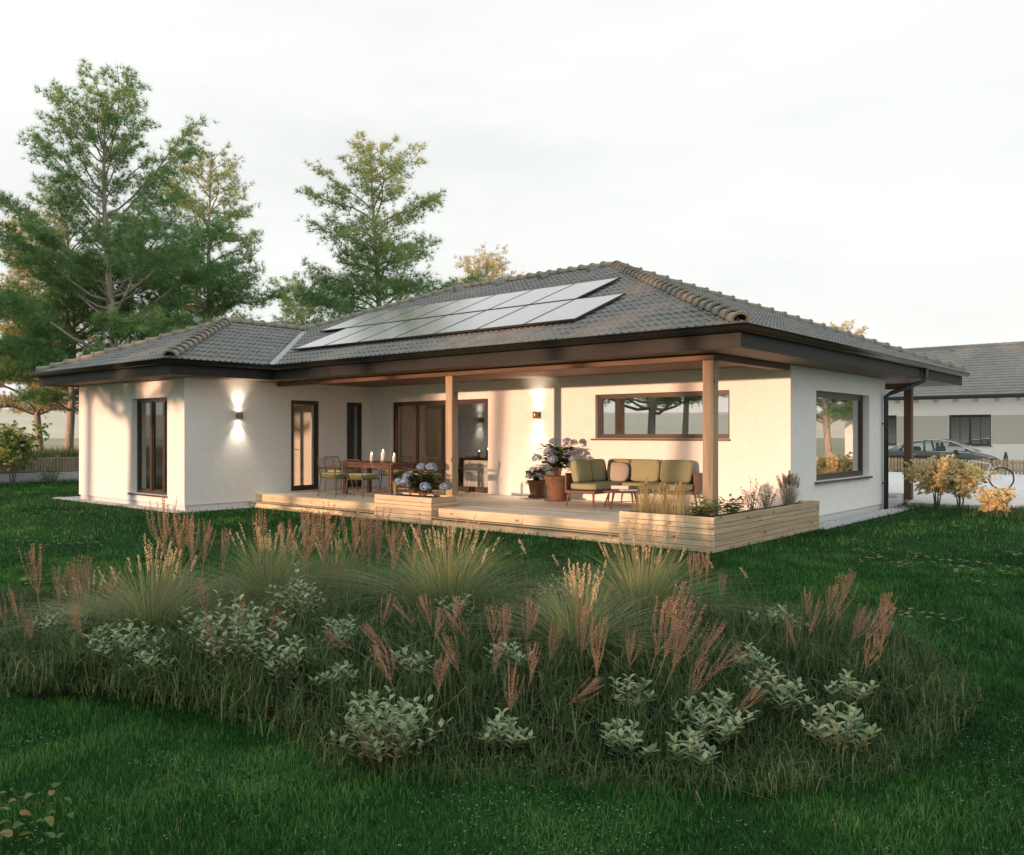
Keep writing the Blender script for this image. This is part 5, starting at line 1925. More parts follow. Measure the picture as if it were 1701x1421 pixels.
# ------------------------------------------------------------------ pines
def pine(seed, H_, z0, spread, trunk_r, dens=1.0, top_open=0.5, low_bare=0.35, pale=0.25):
    """Scots-type pine: bent tapering trunk, whorled limbs with side twigs, needle tufts as thin triangles"""
    r = random.Random(seed)
    rn = np.random.default_rng(seed)
    wood_ = MB()
    ph = r.uniform(0, 6.28)

    def axis(z):
        return np.array([0.018 * H_ * math.sin(z / H_ * 4.2 + ph), 0.018 * H_ * math.cos(z / H_ * 3.4 + ph), z]) - np.array([0.018 * H_ * math.sin(ph), 0.018 * H_ * math.cos(ph), 0])
    n = 16
    wood_.tube([tuple(axis(H_ * i / n)) for i in range(n + 1)], [trunk_r * (1.22 if i == 0 else 1.0) * (1 - 0.97 * (i / n) ** 0.9) + 0.012 for i in range(n + 1)], 10)
    TP, TD = [], []
    z = z0
    while z < H_ * 0.985:
        u = (z - z0) / (H_ - z0)
        prof = (1 - u) ** 0.50 * (0.80 + 1.3 * u if u < 0.16 else 1.0)
        k = r.randint(3, 5)
        a0 = r.uniform(0, 6.28)
        for j in range(k):
            a = a0 + j * 2 * math.pi / k + r.uniform(-.35, .35)
            if r.random() < 0.10:
                continue
            ln = spread * max(0.09, prof) * (r.uniform(0.42, 1.12) if u < 0.8 else r.uniform(0.6, 1.05))
            rise = (0.12 + 0.95 * u ** 1.3) * r.uniform(0.6, 1.3) - (0.22 if u < 0.2 else 0)
            o = axis(z + r.uniform(-.2, .2))
            dh = np.array([math.cos(a), math.sin(a), 0])
            sd = np.array([-math.sin(a), math.cos(a), 0])
            wob = r.uniform(-.16, .16)
            pts = []
            m = 6
            for i in range(m + 1):
                t = i / m
                p = o + dh * ln * t + sd * wob * ln * math.sin(t * 3.0) + np.array([0, 0, ln * (rise * t + 0.22 * t * t - 0.10 * math.sin(t * 5 + ph))])
                pts.append(p)
            br = trunk_r * (0.42 - 0.30 * u) * min(1.0, 0.45 + ln / spread * 0.6)
            wood_.tube([tuple(p) for p in pts], [br * (1 - 0.85 * i / m) + 0.006 for i in range(m + 1)], 5, False)
            bare = low_bare if u < 0.35 else low_bare * 0.45
            ns = max(3, int(ln / (0.20 + 0.07 * u)))
            for q in range(ns):
                t = bare + (1 - bare) * (q + r.random()) / ns
                fi = min(m - 1, int(t * m))
                p = pts[fi] + (pts[fi + 1] - pts[fi]) * (t * m - fi)
                sl = ln * (0.20 + 0.36 * (1 - t)) * r.uniform(0.6, 1.2) + 0.22
                sg = 1 if q % 2 else -1
                dv = dh * r.uniform(0.45, 1.0) + sd * sg * r.uniform(0.4, 1.0) + np.array([0, 0, r.uniform(-0.05, 0.65)])
                dv /= np.linalg.norm(dv)
                e = p + dv * sl
                mid = (p + e) / 2 + np.array([0, 0, -0.05 * sl])
                wood_.tube([tuple(p), tuple(mid), tuple(e)], [0.014, 0.010, 0.005], 3, False)
                nt_ = max(3, int(sl / 0.09 * dens))
                for w in range(nt_):
                    tt = 0.22 + 0.78 * (w + r.random()) / nt_
                    c = (1 - tt) ** 2 * p + 2 * tt * (1 - tt) * mid + tt * tt * e
                    TP.append(c + rn.normal(size=3) * 0.07 * (0.6 + sl))
                    dd = dv * 0.6 + np.array([0, 0, 0.55]) + rn.normal(size=3) * 0.35
                    TD.append(dd / np.linalg.norm(dd))
            TP.append(pts[-1])
            TD.append(dh * 0.5 + np.array([0, 0, 0.8]))
        z += r.uniform(0.40, 0.66) * (1.0 + 0.55 * top_open * u)
    for q in range(26):
        zz = H_ * (0.90 + 0.10 * q / 25)
        TP.append(axis(zz) + rn.normal(size=3) * 0.10)
        TD.append(np.array([rn.normal() * 0.4, rn.normal() * 0.4, 1.0]))
    TP = np.array(TP)
    TD = np.array(TD)
    nk = 16
    n = len(TP)
    P = np.repeat(TP, nk, 0)
    D = np.repeat(TD, nk, 0) * 0.75 + rdir(n * nk, rn) * 0.85
    D /= np.linalg.norm(D, axis=1, keepdims=True)
    ln = rn.uniform(0.18, 0.36, n * nk)
    s = np.cross(D, rdir(n * nk, rn))
    s /= np.linalg.norm(s, axis=1, keepdims=True) + 1e-9
    s *= 0.0088
    V = np.stack([P - s, P + s, P + D * ln[:, None]], 1).reshape(-1, 3)
    F = np.arange(len(V)).reshape(-1, 3)
    tuft_t = np.clip(rn.normal(0.36, 0.17, n) + pale * np.clip(TP[:, 2] / H_ - 0.45, 0, 1), 0, 1)      # sunlit gold painted in, stronger towards the top
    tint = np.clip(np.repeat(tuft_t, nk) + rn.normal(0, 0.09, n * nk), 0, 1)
    return wood_.mesh('trunk', bark_m, True), tri_mesh('crown', V, F, needle_m, np.repeat(tint, 3))


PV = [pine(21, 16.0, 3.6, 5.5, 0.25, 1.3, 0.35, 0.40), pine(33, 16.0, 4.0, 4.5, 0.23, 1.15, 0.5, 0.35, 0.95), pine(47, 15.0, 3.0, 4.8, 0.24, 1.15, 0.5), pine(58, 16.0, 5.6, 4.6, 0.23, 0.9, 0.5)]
gold_m = tm('sun_gold_needles', [(0.34, 0.33, 0.14), (0.54, 0.47, 0.22), (0.70, 0.60, 0.33), (0.78, 0.70, 0.45)], 0.4)  # low sun painted into the needles as a golden colour
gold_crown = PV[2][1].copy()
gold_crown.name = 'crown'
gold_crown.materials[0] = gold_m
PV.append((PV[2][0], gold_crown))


def place_pine(v, x, y, z, s, rz, label, group=None, sxy=1.0):
    t = thing('pine_tree' if v != 4 else 'sun_gold_pine', label, 'tree', (x, y, z), rz, group)
    link('trunk', PV[v][0], t)
    link('crown', PV[v][1], t)
    t.scale = (s * sxy, s * sxy, s)
    return t


G1 = 'pines beyond the left fence'
place_pine(0, -29.6, 5.6, 0.7, 0.945, 0.4, 'tallest dark green pine with a bare grey trunk, nearest the left fence', G1)
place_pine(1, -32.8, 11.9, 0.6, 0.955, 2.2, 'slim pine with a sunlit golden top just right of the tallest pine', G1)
place_pine(1, -27.4, 17.4, 0.0, 1.005, 4.4, 'lone pine with a bare lower trunk rising behind the solar panels', G1, 1.12)
place_pine(4, -43.6, 7.8, 0.3, 0.86, 1.0, 'pine painted sunlit gold low at the left edge behind the tallest pine', G1)
place_pine(2, -34.2, 5.4, 0.7, 0.78, 3.3, 'pine with a sunlit tan trunk close to the wing wall', G1)
place_pine(0, -46.0, 26.5, 0.0, 0.80, 5.1, 'bushy pine in the gap between the slim pine and the lone pine', G1)
place_pine(2, -38.0, 13.5, 0.2, 0.72, 5.6, 'low wide pine behind the ridge of the wing roof', G1)
place_pine(4, -41.3, 41.2, 0.0, 1.09, 0.2, 'small treetop painted pale sunlit gold alone above the middle of the ridge', G1, 0.95)
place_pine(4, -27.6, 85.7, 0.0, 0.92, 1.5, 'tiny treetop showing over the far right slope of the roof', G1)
place_pine(2, -52.0, -1.5, 0.0, 0.85, 2.5, 'far pine at the left edge of the picture', G1)
# the pines across the garden: out of view, there for reflections in the porch window and shade on the roof, lawn and tallest pine
G2 = 'pines out of view across the garden, for reflections and shade'
for i, (v, x, y, s, rz) in enumerate(((0, -18.2, -18.6, 0.95, 0.3), (3, -34.6, -25.0, 0.95, 1.7), (3, -35.4, -36.0, 1.02, 3.7), (3, -27.0, -26.0, 0.95, 1.2), (3, -22.5, -30.0, 1.0, 2.9), (3, -13.6, -29.0, 0.92, 4.0), (3, -9.0, -33.0, 1.0, 5.2), (3, -5.4, -29.5, 0.93, 0.9), (3, -1.2, -34.0, 1.0, 2.0), (3, 3.6, -31.0, 0.95, 3.1), (3, -17.2, -37.0, 1.1, 0.1))):  # second and third are added, unseen, to shade the tallest pine
    place_pine(v, x, y, 0.0, s, rz, 'tall pine out of view across the garden, giving reflections and shade', G2)
place_pine(2, 8.6, 33.5, 0.0, 0.8, 2.0, 'pine on the right mirrored in the large end-wall window')

# low greenery added out of view behind the camera: it keeps the low sun off the lawn and the foot of the bed
hg = thing('shade_hedge', 'low clipped greenery added out of view behind the viewer for shade', 'shade_hedge', (-2.5, -14.2, 0))
mbk = MB()
for i in range(28):
    x = -8.8 + i * 0.65
    mbk.tube([(x, 0, 0), (x + 0.05, 0.03, 0.45), (x - 0.02, 0, 0.8)], [0.025, 0.018, 0.006], 5, False)
part('stems', mbk, twig_m, hg)
n = 16000
x = rng.uniform(-9.2, 9.2, n)
y = rng.uniform(-0.38, 0.38, n)
z = rng.random(n) ** 0.75 * (0.90 + 0.10 * vnoise(x, y * 0, 1.3, 77))
P = np.column_stack([x, y, z])
V, F = leaves(P, rdir(n), rdir(n), rng.uniform(0.06, 0.10, n), rng.uniform(0.04, 0.06, n))
part('foliage', tri_mesh('foliage', V, F, herb_m, np.repeat(rng.random(n) * 0.5, 5)), herb_m, hg)

# ------------------------------------------------------------------ fences
FX = -27.98
FB = (FX, 5, 0)
fl = thing('garden_fence', 'low weathered slatted timber fence on a concrete base along the left of the lawn', 'fence', FB)
for i in range(5):
    ya = -22 + i * 12
    part('concrete_base', MB().bbox(FX - 0.12, FX + 0.12, ya + 0.006, ya + 11.994, -0.05, 0.37, 0.01), wallconc_m, fl, base=FB)
posts_y = [-22 + i * 2.45 for i in range(25)]
mp_ = MB().bbox(-0.045, 0.045, -0.05, 0.05, 0.371, 0.99, 0.008).mesh('post', picketl_m)
ms_ = MB().bbox(-0.012, 0.012, -0.043, 0.043, 0.44, 0.86, 0.003).mesh('slat', picketl_m)
mr_ = MB().bbox(-0.02, 0.02, -1.17, 1.17, -0.03, 0.03, 0.004).mesh('rail', picketl_m)
nsl = 0
for i, y in enumerate(posts_y):
    link('post', mp_, fl, (0, y - FB[1], 0))
    if i < len(posts_y) - 1:
        for z in (0.89, 0.43):
            link('rail', mr_, fl, (0, y + 1.225 - FB[1], z))
        if y > -8 and y < 14:
            for k in range(22):
                link('slat', ms_, fl, (0.002 * random.uniform(-1, 1), y + 0.12 + k * 0.1052 - FB[1], 0))
        else:
            mbk = MB()
            for k in range(22):
                yy = y + 0.12 + k * 0.1052 - FB[1]
                mbk.box(-0.012, 0.012, yy - 0.043, yy + 0.043, 0.44, 0.86)
            part('slats', mbk, picketl_m, fl).__setitem__('kind', 'stuff')
FY = 29.45
FB2 = (-2, FY, 0.06)
fr_ = thing('picket_fence', 'low light brown picket fence along the driveway in front of the grey car', 'fence', FB2)
mk_ = MB().bbox(-0.05, 0.05, -0.011, 0.011, 0.07, 0.66, 0.004).mesh('picket', picket_m)
mkp = MB().bbox(-0.05, 0.05, -0.05, 0.05, 0.0, 0.70, 0.006).mesh('post', picket_m)
x = -9.0
i = 0
while x < 13:
    if i % 16 == 0:
        link('post', mkp, fr_, (x - FB2[0], 0.075, 0))
    o = link('picket', mk_, fr_, (x - FB2[0], 0, random.uniform(-0.008, 0.008)), (0, random.uniform(-0.01, 0.01), 0))
    x += 0.135
    i += 1
for z in (0.18, 0.50):
    part('rail', MB().bbox(-9.1 - FB2[0], 13.1 - FB2[0], 0.014, 0.05, z, z + 0.07, 0.004), picket_m, fr_)
# tall dry grass on the bank behind the left fence
n = 26000
y = rng.uniform(-16, 34, n)
x = FX - 0.5 - rng.random(n) ** 1.4 * 7
P = np.column_stack([x, y, np.interp(-x, [28.5, 30, 46], [0.72, 0.80, 0.55])])
V, F = blades(P, rng.uniform(0.25, 0.62, n), rng.uniform(0.012, 0.024, n), rng.uniform(0.05, 0.55, n), rng.uniform(0, 6.28, n))
o = link('bank_grass', tri_mesh('bank_grass', V, F, under_m, np.repeat(np.clip(rng.normal(0.62, 0.2, n), 0, 1), 5)), kind='stuff')
o['label'] = 'tall brownish meadow grass on the bank behind the left fence'
# rough grass strip at the foot of the fence and by the maples
q = np.concatenate([np.column_stack([FX + 0.15 + rng.random(2600) ** 2 * 0.5, rng.uniform(-12, 8, 2600)]),
                    scatter([(-0.6, 10.4), (0.2, 10.2), (2.2, 9.6), (5.5, 11.5), (5.5, 15.8), (4.2, 15.7), (2.6, 14.2), (1.9, 12.7), (1.0, 11.8), (0.2, 11.45), (-0.5, 11.5)], 5200)])
n = len(q)
P = np.column_stack([q, np.zeros(n)])
V, F = blades(P, rng.uniform(0.08, 0.20, n), rng.uniform(0.008, 0.015, n), rng.uniform(0.1, 0.7, n), rng.uniform(0, 6.28, n))
o = link('rough_grass', tri_mesh('rough_grass', V, F, under_m, np.repeat(np.clip(rng.normal(0.35, 0.2, n), 0, 1), 5)), kind='stuff')
o['label'] = 'rough longer grass under the amber shrubs and along the fence foot'


# ------------------------------------------------------------------ amber maples and other shrubs
def maple(loc, rad, hgt, zc, nl, label, group, tint_mu=0.66, ls=0.115, nstem=4):
    t = thing('amber_shrub', label, 'shrub', loc, 0, group)
    st = MB()
    tips = []
    for i in range(nstem):
        a = i * 2 * math.pi / nstem + random.uniform(-.4, .4)
        f_ = random.uniform(0.25, 0.5)
        top = (rad * f_ * math.cos(a), rad * f_ * math.sin(a), zc + random.uniform(-.1, .25) * hgt)
        st.tube([(0.03 * math.cos(a), 0.03 * math.sin(a), 0), (top[0] * 0.35, top[1] * 0.35, top[2] * 0.45), top], [0.022, 0.016, 0.008], 5)
        for j in range(7):
            b = random.uniform(0, 6.28)
            e = (top[0] + rad * 0.62 * math.cos(b), top[1] + rad * 0.62 * math.sin(b), top[2] + random.uniform(-0.12, 0.30) * hgt)
            st.tube([(top[0] * 0.7, top[1] * 0.7, top[2] * 0.75), ((top[0] + e[0]) / 2, (top[1] + e[1]) / 2, (top[2] + e[2]) / 2 + 0.03), e], [0.010, 0.007, 0.003], 4, False)
            tips.append(e)
    part('stems', st, twig_m, t)
    d = rdir(nl)
    r_ = 0.50 + 0.5 * rng.random(nl) ** 0.6
    lump = 0.80 + 0.35 * np.sin(d[:, 0] * 5 + loc[0] * 3) * np.sin(d[:, 1] * 4.3 + 1.0) + 0.15 * np.sin(d[:, 2] * 7)
    P = d * (r_ * lump)[:, None] * np.array([rad, rad, (hgt - zc * 0.62) * 0.62]) + np.array([0, 0, zc + 0.04])
    tt = np.array(tips)
    ii = rng.integers(0, len(tt), nl)
    mixk = rng.random(nl) < 0.45
    P[mixk] = tt[ii[mixk]] + rng.normal(size=(mixk.sum(), 3)) * rad * 0.16
    k = P[:, 2] > 0.18 * hgt
    P = P[k]
    n = len(P)
    # lobed leaves: five narrow fingers from one stalk
    C, D, Nn = [], [], []
    az = rng.uniform(0, 6.28, n)
    for o_ in (-1.25, -0.6, 0, 0.6, 1.25):
        D.append(np.column_stack([np.cos(az + o_), np.sin(az + o_), -0.45 + 0.5 * rng.normal(size=n)]))
        C.append(P)
        Nn.append(np.tile([0.0, 0, 1], (n, 1)) + rng.normal(size=(n, 3)) * 0.8)
    ll = np.concatenate([np.full(n, ls * s) for s in (0.62, 0.85, 1.0, 0.85, 0.62)]) * rng.uniform(0.8, 1.2, 5 * n)
    V, F = leaves(np.concatenate(C), np.concatenate(D), np.concatenate(Nn), ll, ll * 0.5, 0.1)
    clump = vnoise(P[:, 0] + 7, P[:, 1] + P[:, 2] * 1.7, 4.0, 55)
    ti = np.clip(rng.normal(tint_mu, 0.15, n) + (clump - 0.5) * 0.8, 0, 1)
    part('foliage', tri_mesh('foliage', V, F, maple_m, np.repeat(np.tile(ti, 5), 5)), maple_m, t)
    return t


G3 = 'amber maples by the driveway'
maple((0.18, 11.25, 0.0), 0.54, 1.10, 0.70, 900, 'amber-leaved maple shrub on the left of the pair beside the downpipe', G3)
maple((0.70, 11.2, 0.0), 0.50, 1.08, 0.68, 800, 'amber-leaved maple shrub on the right of the pair in front of the bicycle', G3)
maple((1.60, 10.3, 0.0), 0.34, 0.62, 0.32, 700, 'smallest amber maple, low on the grass right of the pair', G3, ls=0.085)
maple((-27.35, 0.75, 0.0), 0.95, 2.2, 1.35, 700, 'green and amber maple shrub at the left edge in front of the low fence', None, 0.08, ls=0.16)
a = leafy_plant('garden_shrub', (-27.2, 1.95, 0.0), 0.48, 0.72, 22, 14, 0.13, 0.08, herb_m, 'small green shrub at the foot of the left concrete fence base', 'shrub', droop=0.1)
finish_leaves(*a, herb_m)
cy = thing('dwarf_cypress', 'tiny dark green cone-shaped cypress behind the picket fence at the nose of the car', 'cypress', (-1.75, 29.75, 0.06))
mbk = MB().tube([(0, 0, 0), (0, 0, 0.4)], 0.02, 6)
part('trunk', mbk, twig_m, cy)
n = 500
u = rng.random(n) ** 0.8
a = rng.uniform(0, 6.28, n)
rr = 0.13 * (1 - u) ** 0.8 + 0.01
P = np.column_stack([rr * np.cos(a), rr * np.sin(a), 0.15 + u * 0.78])
V, F = leaves(P, np.column_stack([np.cos(a) * 0.5, np.sin(a) * 0.5, np.ones(n)]), np.column_stack([np.cos(a), np.sin(a), np.zeros(n)]), np.full(n, 0.07), np.full(n, 0.03))
part('foliage', tri_mesh('foliage', V, F, herb_m, np.repeat(rng.random(n) * 0.2, 5)), herb_m, cy)

# ------------------------------------------------------------------ neighbour's house
NB = (-2, 36.92, 0)
nb = thing('neighbour_house', 'white neighbouring house with grey gabled roof and taupe bands beyond the picket fence', 'house', NB)
NX0, NX1, NY, ND = -14.0, 9.0, 36.92, 9.6
ops = [(-10.0, -8.15, 1.22, 2.78), (-5.62, -3.70, 1.22, 2.76), (0.6, 2.5, 1.22, 2.76), (5.2, 7.0, 1.22, 2.76)]
part('wall', wall_skin('Y', NY, -1, NX0, NX1, 0.0, 3.80, ops, 0.3), nwall_m, nb, base=NB)
part('wall', MB().box(NX0, NX0 + 0.3, NY + 0.31, NY + ND, 0, 3.8).box(NX1 - 0.3, NX1, NY + 0.31, NY + ND, 0, 3.8).box(NX0 + 0.31, NX1 - 0.31, NY + ND - 0.3, NY + ND, 0, 3.8), nwall_m, nb, base=NB)
xs = [-8.13, -5.64, -3.68, 0.58, 2.52, 5.18]
for i in range(0, 6, 2):
    part('taupe_panel', MB().box(xs[i], xs[i + 1], NY - 0.012, NY + 0.05, 1.30, 2.72), nband_m, nb, base=NB)
part('interior_wall', MB().box(NX0 + 0.32, NX1 - 0.32, NY + 4.0, NY + 4.1, 0.05, 3.3).box(NX0 + 0.32, NX1 - 0.32, NY + 0.32, NY + 4.0, 0.0, 0.1), inner_m, nb, base=NB)
for (b0, b1, c0, c1) in ops:
    fr = MB()
    y0_, y1_ = NY + 0.10, NY + 0.17
    s = 0.07
    fr.box(b0, b0 + s, y0_, y1_, c0, c1).box(b1 - s, b1, y0_, y1_, c0, c1).box(b0 + s, b1 - s, y0_, y1_, c1 - s, c1).box(b0 + s, b1 - s, y0_, y1_, c0, c0 + s)
    wd = part('window', fr, frame_m, nb, base=NB)
    xm = (b0 + b1) / 2
    part('mullion', MB().box(xm - 0.05, xm + 0.05, y0_ - 0.01, y1_ + 0.01, c0 + s, c1 - s), frame_m, wd)
    for (p, q) in ((b0 + s, xm - 0.05), (xm + 0.05, b1 - s)):
        pc = (p + q) / 2
        part('glazing_bar', MB().box(pc - 0.015, pc + 0.015, y0_ + 0.02, y1_ - 0.02, c0 + s, c1 - s), frame_m, wd)
        part('pane', MB().box(p, q, y0_ + 0.03, y0_ + 0.04, c0 + s, c1 - s), pane_m, wd)
    part('sill', MB().box(b0 - 0.06, b1 + 0.06, NY - 0.06, NY + 0.10, c0 - 0.05, c0 - 0.005), frame_m, wd)
# stepped tile courses
nr = 19
sl = 5.95
a_ = math.atan2(2.92, 5.35)
mb = MB()
v, f = [], []
for i in range(nr):
    for (t, dz) in ((i / nr, 0.035), ((i + 1) / nr, 0.0)):
        yy = NY - 0.55 + 5.35 * t
        zz = 3.72 + 2.92 * t + dz
        v += [(NX0 - 0.5, yy, zz), (NX1 + 0.5, yy, zz)]
for k in range(2 * nr - 1):
    f.append((2 * k, 2 * k + 1, 2 * k + 3, 2 * k + 2))
mb.add(v, f)
mb.add([(NX0 - 0.5, NY + 4.8, 6.64), (NX1 + 0.5, NY + 4.8, 6.64), (NX1 + 0.5, NY + 10.15, 3.72), (NX0 - 0.5, NY + 10.15, 3.72)], [(0, 1, 2, 3)])
rf = part('roof', mb, ntile_m, nb, base=NB)
mbr = MB()
nme = MB().tube([(0, 0, 0), (0.42, 0, 0)], [0.13, 0.115], 8).mesh('ridge_tile', ntile_m)
x = NX0 - 0.5
while x < NX1 + 0.4:
    link('ridge_tile', nme, rf, (x, NY + 4.8, 6.63))
    x += 0.40
for x in (-6.6, -3.0, 1.5):
    part('vent_tile', MB().box(x, x + 0.22, NY + 4.25, NY + 4.45, 6.36, 6.46), ntile_m, rf)
part('gutter', MB().bbox(NX0 - 0.5, NX1 + 0.5, NY - 0.70, NY - 0.56, 3.60, 3.74, 0.02), black_m, nb, base=NB)
part('fascia', MB().box(NX0 - 0.5, NX1 + 0.5, NY - 0.55, NY - 0.52, 3.55, 3.72), black_m, nb, base=NB)
rme = MB().bbox(-0.05, 0.05, -0.50, 0.02, 0, 0.13, 0.004).mesh('rafter', rafter_m)
x = NX0 + 0.35
while x < NX1:
    link('rafter', rme, nb, (x - NB[0], NY - NB[1], 3.40))
    x += 0.93
part('eaves_lining', MB().box(NX0, NX1, NY - 0.52, NY, 3.55, 3.57), nwall_m, nb, base=NB)

# ------------------------------------------------------------------ grey saloon car
CB = (-4.75, 31.3, 0.06)
car = thing('parked_car', 'dark grey saloon car with chrome window line parked behind the picket fence', 'car', CB, 0)
ST = [(-2.48, 0.62, 0.45, 0.72, 0.80), (-2.38, 0.78, 0.34, 0.86, 0.96), (-2.05, 0.86, 0.28, 0.95, 1.01), (-1.5, 0.91, 0.25, 0.96, 1.00), (-0.6, 0.925, 0.23, 0.95, 0.97), (0.4, 0.925, 0.23, 0.93, 0.95), (1.1, 0.92, 0.24, 0.90, 0.95), (1.6, 0.90, 0.25, 0.84, 0.90), (2.1, 0.84, 0.28, 0.72, 0.79), (2.36, 0.74, 0.34, 0.60, 0.67), (2.48, 0.60, 0.42, 0.52, 0.56)]
mb = MB()
v = []
for (x, w, zl, zb, zt) in ST:
    half = [(0.0, zl), (w * 0.86, zl), (w * 0.97, zl + 0.12), (w, (zl + zb) / 2), (w * 0.985, zb - 0.10), (w * 0.93, zb), (w * 0.80, zb + (zt - zb) * 0.55), (w * 0.4, zt), (0, zt + 0.01)]
    ringp = half + [(-a, z) for a, z in half[-2:0:-1]]
    v += [(x, a, z) for a, z in ringp]
kk = 16
f = []
for i in range(len(ST) - 1):
    for j in range(kk):
        q = (j + 1) % kk
        f.append((i * kk + j, (i + 1) * kk + j, (i + 1) * kk + q, i * kk + q))
f.append(tuple(range(kk)))
f.append(tuple(reversed(range((len(ST) - 1) * kk, len(ST) * kk))))
mb.add(v, f)
body = part('body', mb, car_m, car, True)
GR = [(-1.98, 0.98, 0.74, 0.70), (-1.45, 1.21, 0.78, 0.64), (-0.9, 1.385, 0.80, 0.60), (-0.3, 1.455, 0.81, 0.585), (0.25, 1.455, 0.81, 0.585), (0.75, 1.37, 0.80, 0.60), (1.15, 1.20, 0.79, 0.64), (1.62, 0.93, 0.77, 0.72)]
BELT = 0.945
mb = MB()
v = []
for (x, z, wb, wt) in GR:
    v += [(x, -wt, z), (x, -wt * 0.6, z + 0.035), (x, 0, z + 0.045), (x, wt * 0.6, z + 0.035), (x, wt, z)]
f = []
for i in range(2, 4):
    for j in range(4):
        f.append((i * 5 + j, (i + 1) * 5 + j, (i + 1) * 5 + j + 1, i * 5 + j + 1))
mb.add(v, f)
part('car_roof', mb, car_m, car, True)
mb = MB()
mb.add(v, [(i * 5 + j, (i + 1) * 5 + j, (i + 1) * 5 + j + 1, i * 5 + j + 1) for i in (0, 1, 4, 5, 6) for j in range(4)])
part('windscreen', mb, cpane_m, car, True)
for sg in (-1, 1):
    mb = MB()
    vv = []
    for (x, z, wb, wt) in GR:
        vv += [(x, sg * wb * 1.03, min(BELT, z)), (x, sg * wt, z)]
    mb.add(vv, [(2 * i, 2 * i + 2, 2 * i + 3, 2 * i + 1) for i in range(len(GR) - 1)])
    part('side_window', mb, cpane_m, car, True)
    part('chrome_trim', MB().tube([(x, sg * (wt + 0.012), z + 0.005) for (x, z, wb, wt) in GR], 0.022, 6).tube([(-1.75, sg * 0.79, BELT + 0.01), (1.5, sg * 0.80, BELT - 0.02)], 0.016, 6), chrome_m, car, True)
    part('pillar', MB().tube([(-0.35, sg * 0.815, BELT), (-0.42, sg * 0.60, 1.44)], 0.045, 6).tube([(-1.42, sg * 0.79, BELT), (-1.25, sg * 0.64, 1.26)], 0.05, 6), car_m, car, True)
    part('roof_rail', MB().tube([(x, sg * (wt - 0.02), z + 0.015) for (x, z, wb, wt) in GR[1:7]], 0.035, 6), car_m, car, True)
    m_ = part('mirror', soft(0.09, 0.11, 0.07, 3, 5, (0.98, sg * 0.97, 0.98)), car_m, car, True)
    for x in (-0.75, 0.45):
        part('handle', MB().bbox(x - 0.09, x + 0.09, sg * 0.925 - 0.015, sg * 0.925 + 0.015, 0.80, 0.825), chrome_m, car)
    for x in (-1.52, 1.48):
        w = part('wheel', MB().lathe([(0.21, -0.10), (0.31, -0.105), (0.335, -0.06), (0.335, 0.06), (0.31, 0.105), (0.21, 0.10)], 24).mesh('wheel', tyre_m, True), tyre_m, car)
        w.location = (x, sg * 0.86, 0.335)
        w.rotation_euler = (R(90), 0, 0)
        rm = MB().lathe([(0.0, 0.0), (0.20, 0.0), (0.215, 0.02), (0.215, -0.02)], 18, (0, 0, -sg * 0.09), False)
        part('rim', rm, chrome_m, w)
    part('headlight', soft(0.16, 0.13, 0.05, 3, 5, (2.22, sg * 0.62, 0.66)), chrome_m, car, True)
    part('seat', soft(0.10, 0.24, 0.30, 4, 5, (0.12, sg * 0.38, 0.90)).add(*((lambda m: (m.v, m.f))(soft(0.06, 0.13, 0.10, 3, 5, (0.08, sg * 0.38, 1.25))))), cabin_m, car, True)
part('rear_seat', soft(0.12, 0.62, 0.30, 5, 6, (-0.95, 0, 0.86)), cabin_m, car, True)
part('dashboard', soft(0.22, 0.66, 0.12, 4, 6, (1.15, 0, 0.86)), cabin_m, car, True)

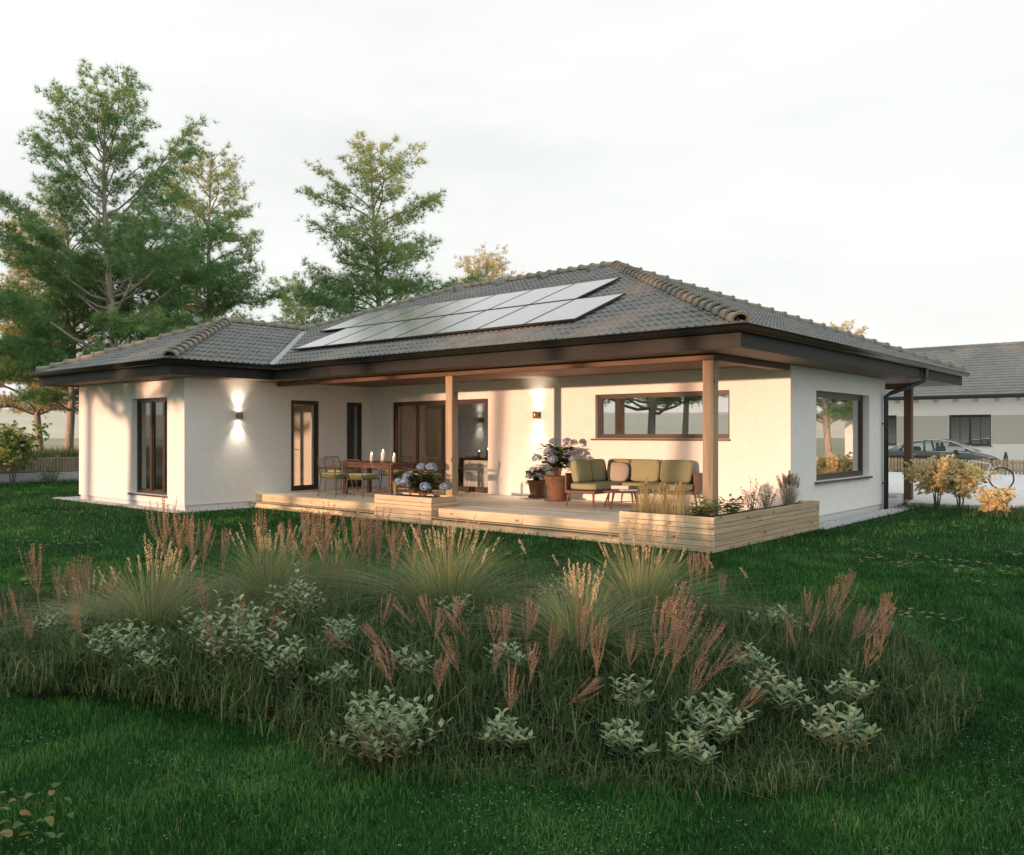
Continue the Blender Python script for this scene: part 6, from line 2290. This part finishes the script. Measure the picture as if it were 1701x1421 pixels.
# ------------------------------------------------------------------ bicycle
BK = (-0.28, 18.62, 0.10)
bk = thing('bicycle', 'white-framed racing bicycle with thin black tyres standing on the driveway behind the maples', 'bicycle', BK, R(8))
WR = 0.335
for x, nm in ((0.44, 'rear'), (-0.56, 'front')):
    w = MB()
    pts = [(x + WR * math.cos(a), 0, WR + WR * math.sin(a)) for a in [i * math.pi / 18 for i in range(37)]]
    tw = part('wheel', MB().tube([(x + (WR - 0.022) * math.cos(a), 0, WR + (WR - 0.022) * math.sin(a)) for a in [i * math.pi / 18 for i in range(37)]], 0.009, 5), black_m, bk, True)
    part('tyre', MB().tube(pts, 0.015, 6), tyre_m, tw, True)
    sp_ = MB()
    for i in range(18):
        a = i * math.pi / 9
        sp_.tube([(x, 0.01 * (-1) ** i, WR), (x + (WR - 0.03) * math.cos(a), 0, WR + (WR - 0.03) * math.sin(a))], 0.0015, 3, False)
    part('spokes', sp_, chrome_m, tw)
bb = (0.02, 0, 0.27)
hd = (-0.46, 0, 0.74)
hd2 = (-0.43, 0, 0.86)
stt = (0.15, 0, 0.78)
for s_ in (-0.05, 0.05):
    part('chainstay', MB().tube([bb, (0.44, s_, WR)], 0.011, 6).tube([(stt[0], stt[1], stt[2] - 0.06), (0.44, s_, WR)], 0.009, 6), bikew_m, bk)
part('frame', MB().tube([bb, stt], 0.017, 8).tube([bb, hd], 0.019, 8).tube([stt, hd2], 0.017, 8).tube([hd, hd2], 0.02, 8), bikew_m, bk, True)
part('fork', MB().tube([hd, (-0.50, 0.045, 0.62), (-0.56, 0.045, WR)], 0.011, 6).tube([hd, (-0.50, -0.045, 0.62), (-0.56, -0.045, WR)], 0.011, 6), bikew_m, bk)
part('saddle', soft(0.14, 0.065, 0.025, 3, 5, (0.20, 0, 0.93)), black_m, bk, True)
part('seat_post', MB().tube([stt, (0.185, 0, 0.92)], 0.013, 6), black_m, bk)
part('handlebar', MB().tube([hd2, (-0.42, 0, 0.93), (-0.49, 0, 0.95)], 0.012, 6).tube([(-0.49, -0.21, 0.95), (-0.49, 0.21, 0.95)], 0.012, 6).tube([(-0.49, 0.21, 0.95), (-0.58, 0.21, 0.93), (-0.57, 0.21, 0.84), (-0.50, 0.21, 0.83)], 0.012, 6).tube([(-0.49, -0.21, 0.95), (-0.58, -0.21, 0.93), (-0.57, -0.21, 0.84), (-0.50, -0.21, 0.83)], 0.012, 6), black_m, bk, True)
cr = part('crank', MB().lathe([(0.0, 0), (0.09, 0), (0.09, 0.008), (0.0, 0.008)], 16), black_m, bk)
cr.location = (bb[0], -0.03, bb[2])
cr.rotation_euler = (R(90), 0, 0)
part('pedal', MB().box(-0.04, 0.04, -0.16, -0.06, -0.01, 0.01).box(0.06, 0.14, 0.06, 0.16, 0.30, 0.32), black_m, bk).location = (bb[0], 0, 0.10)
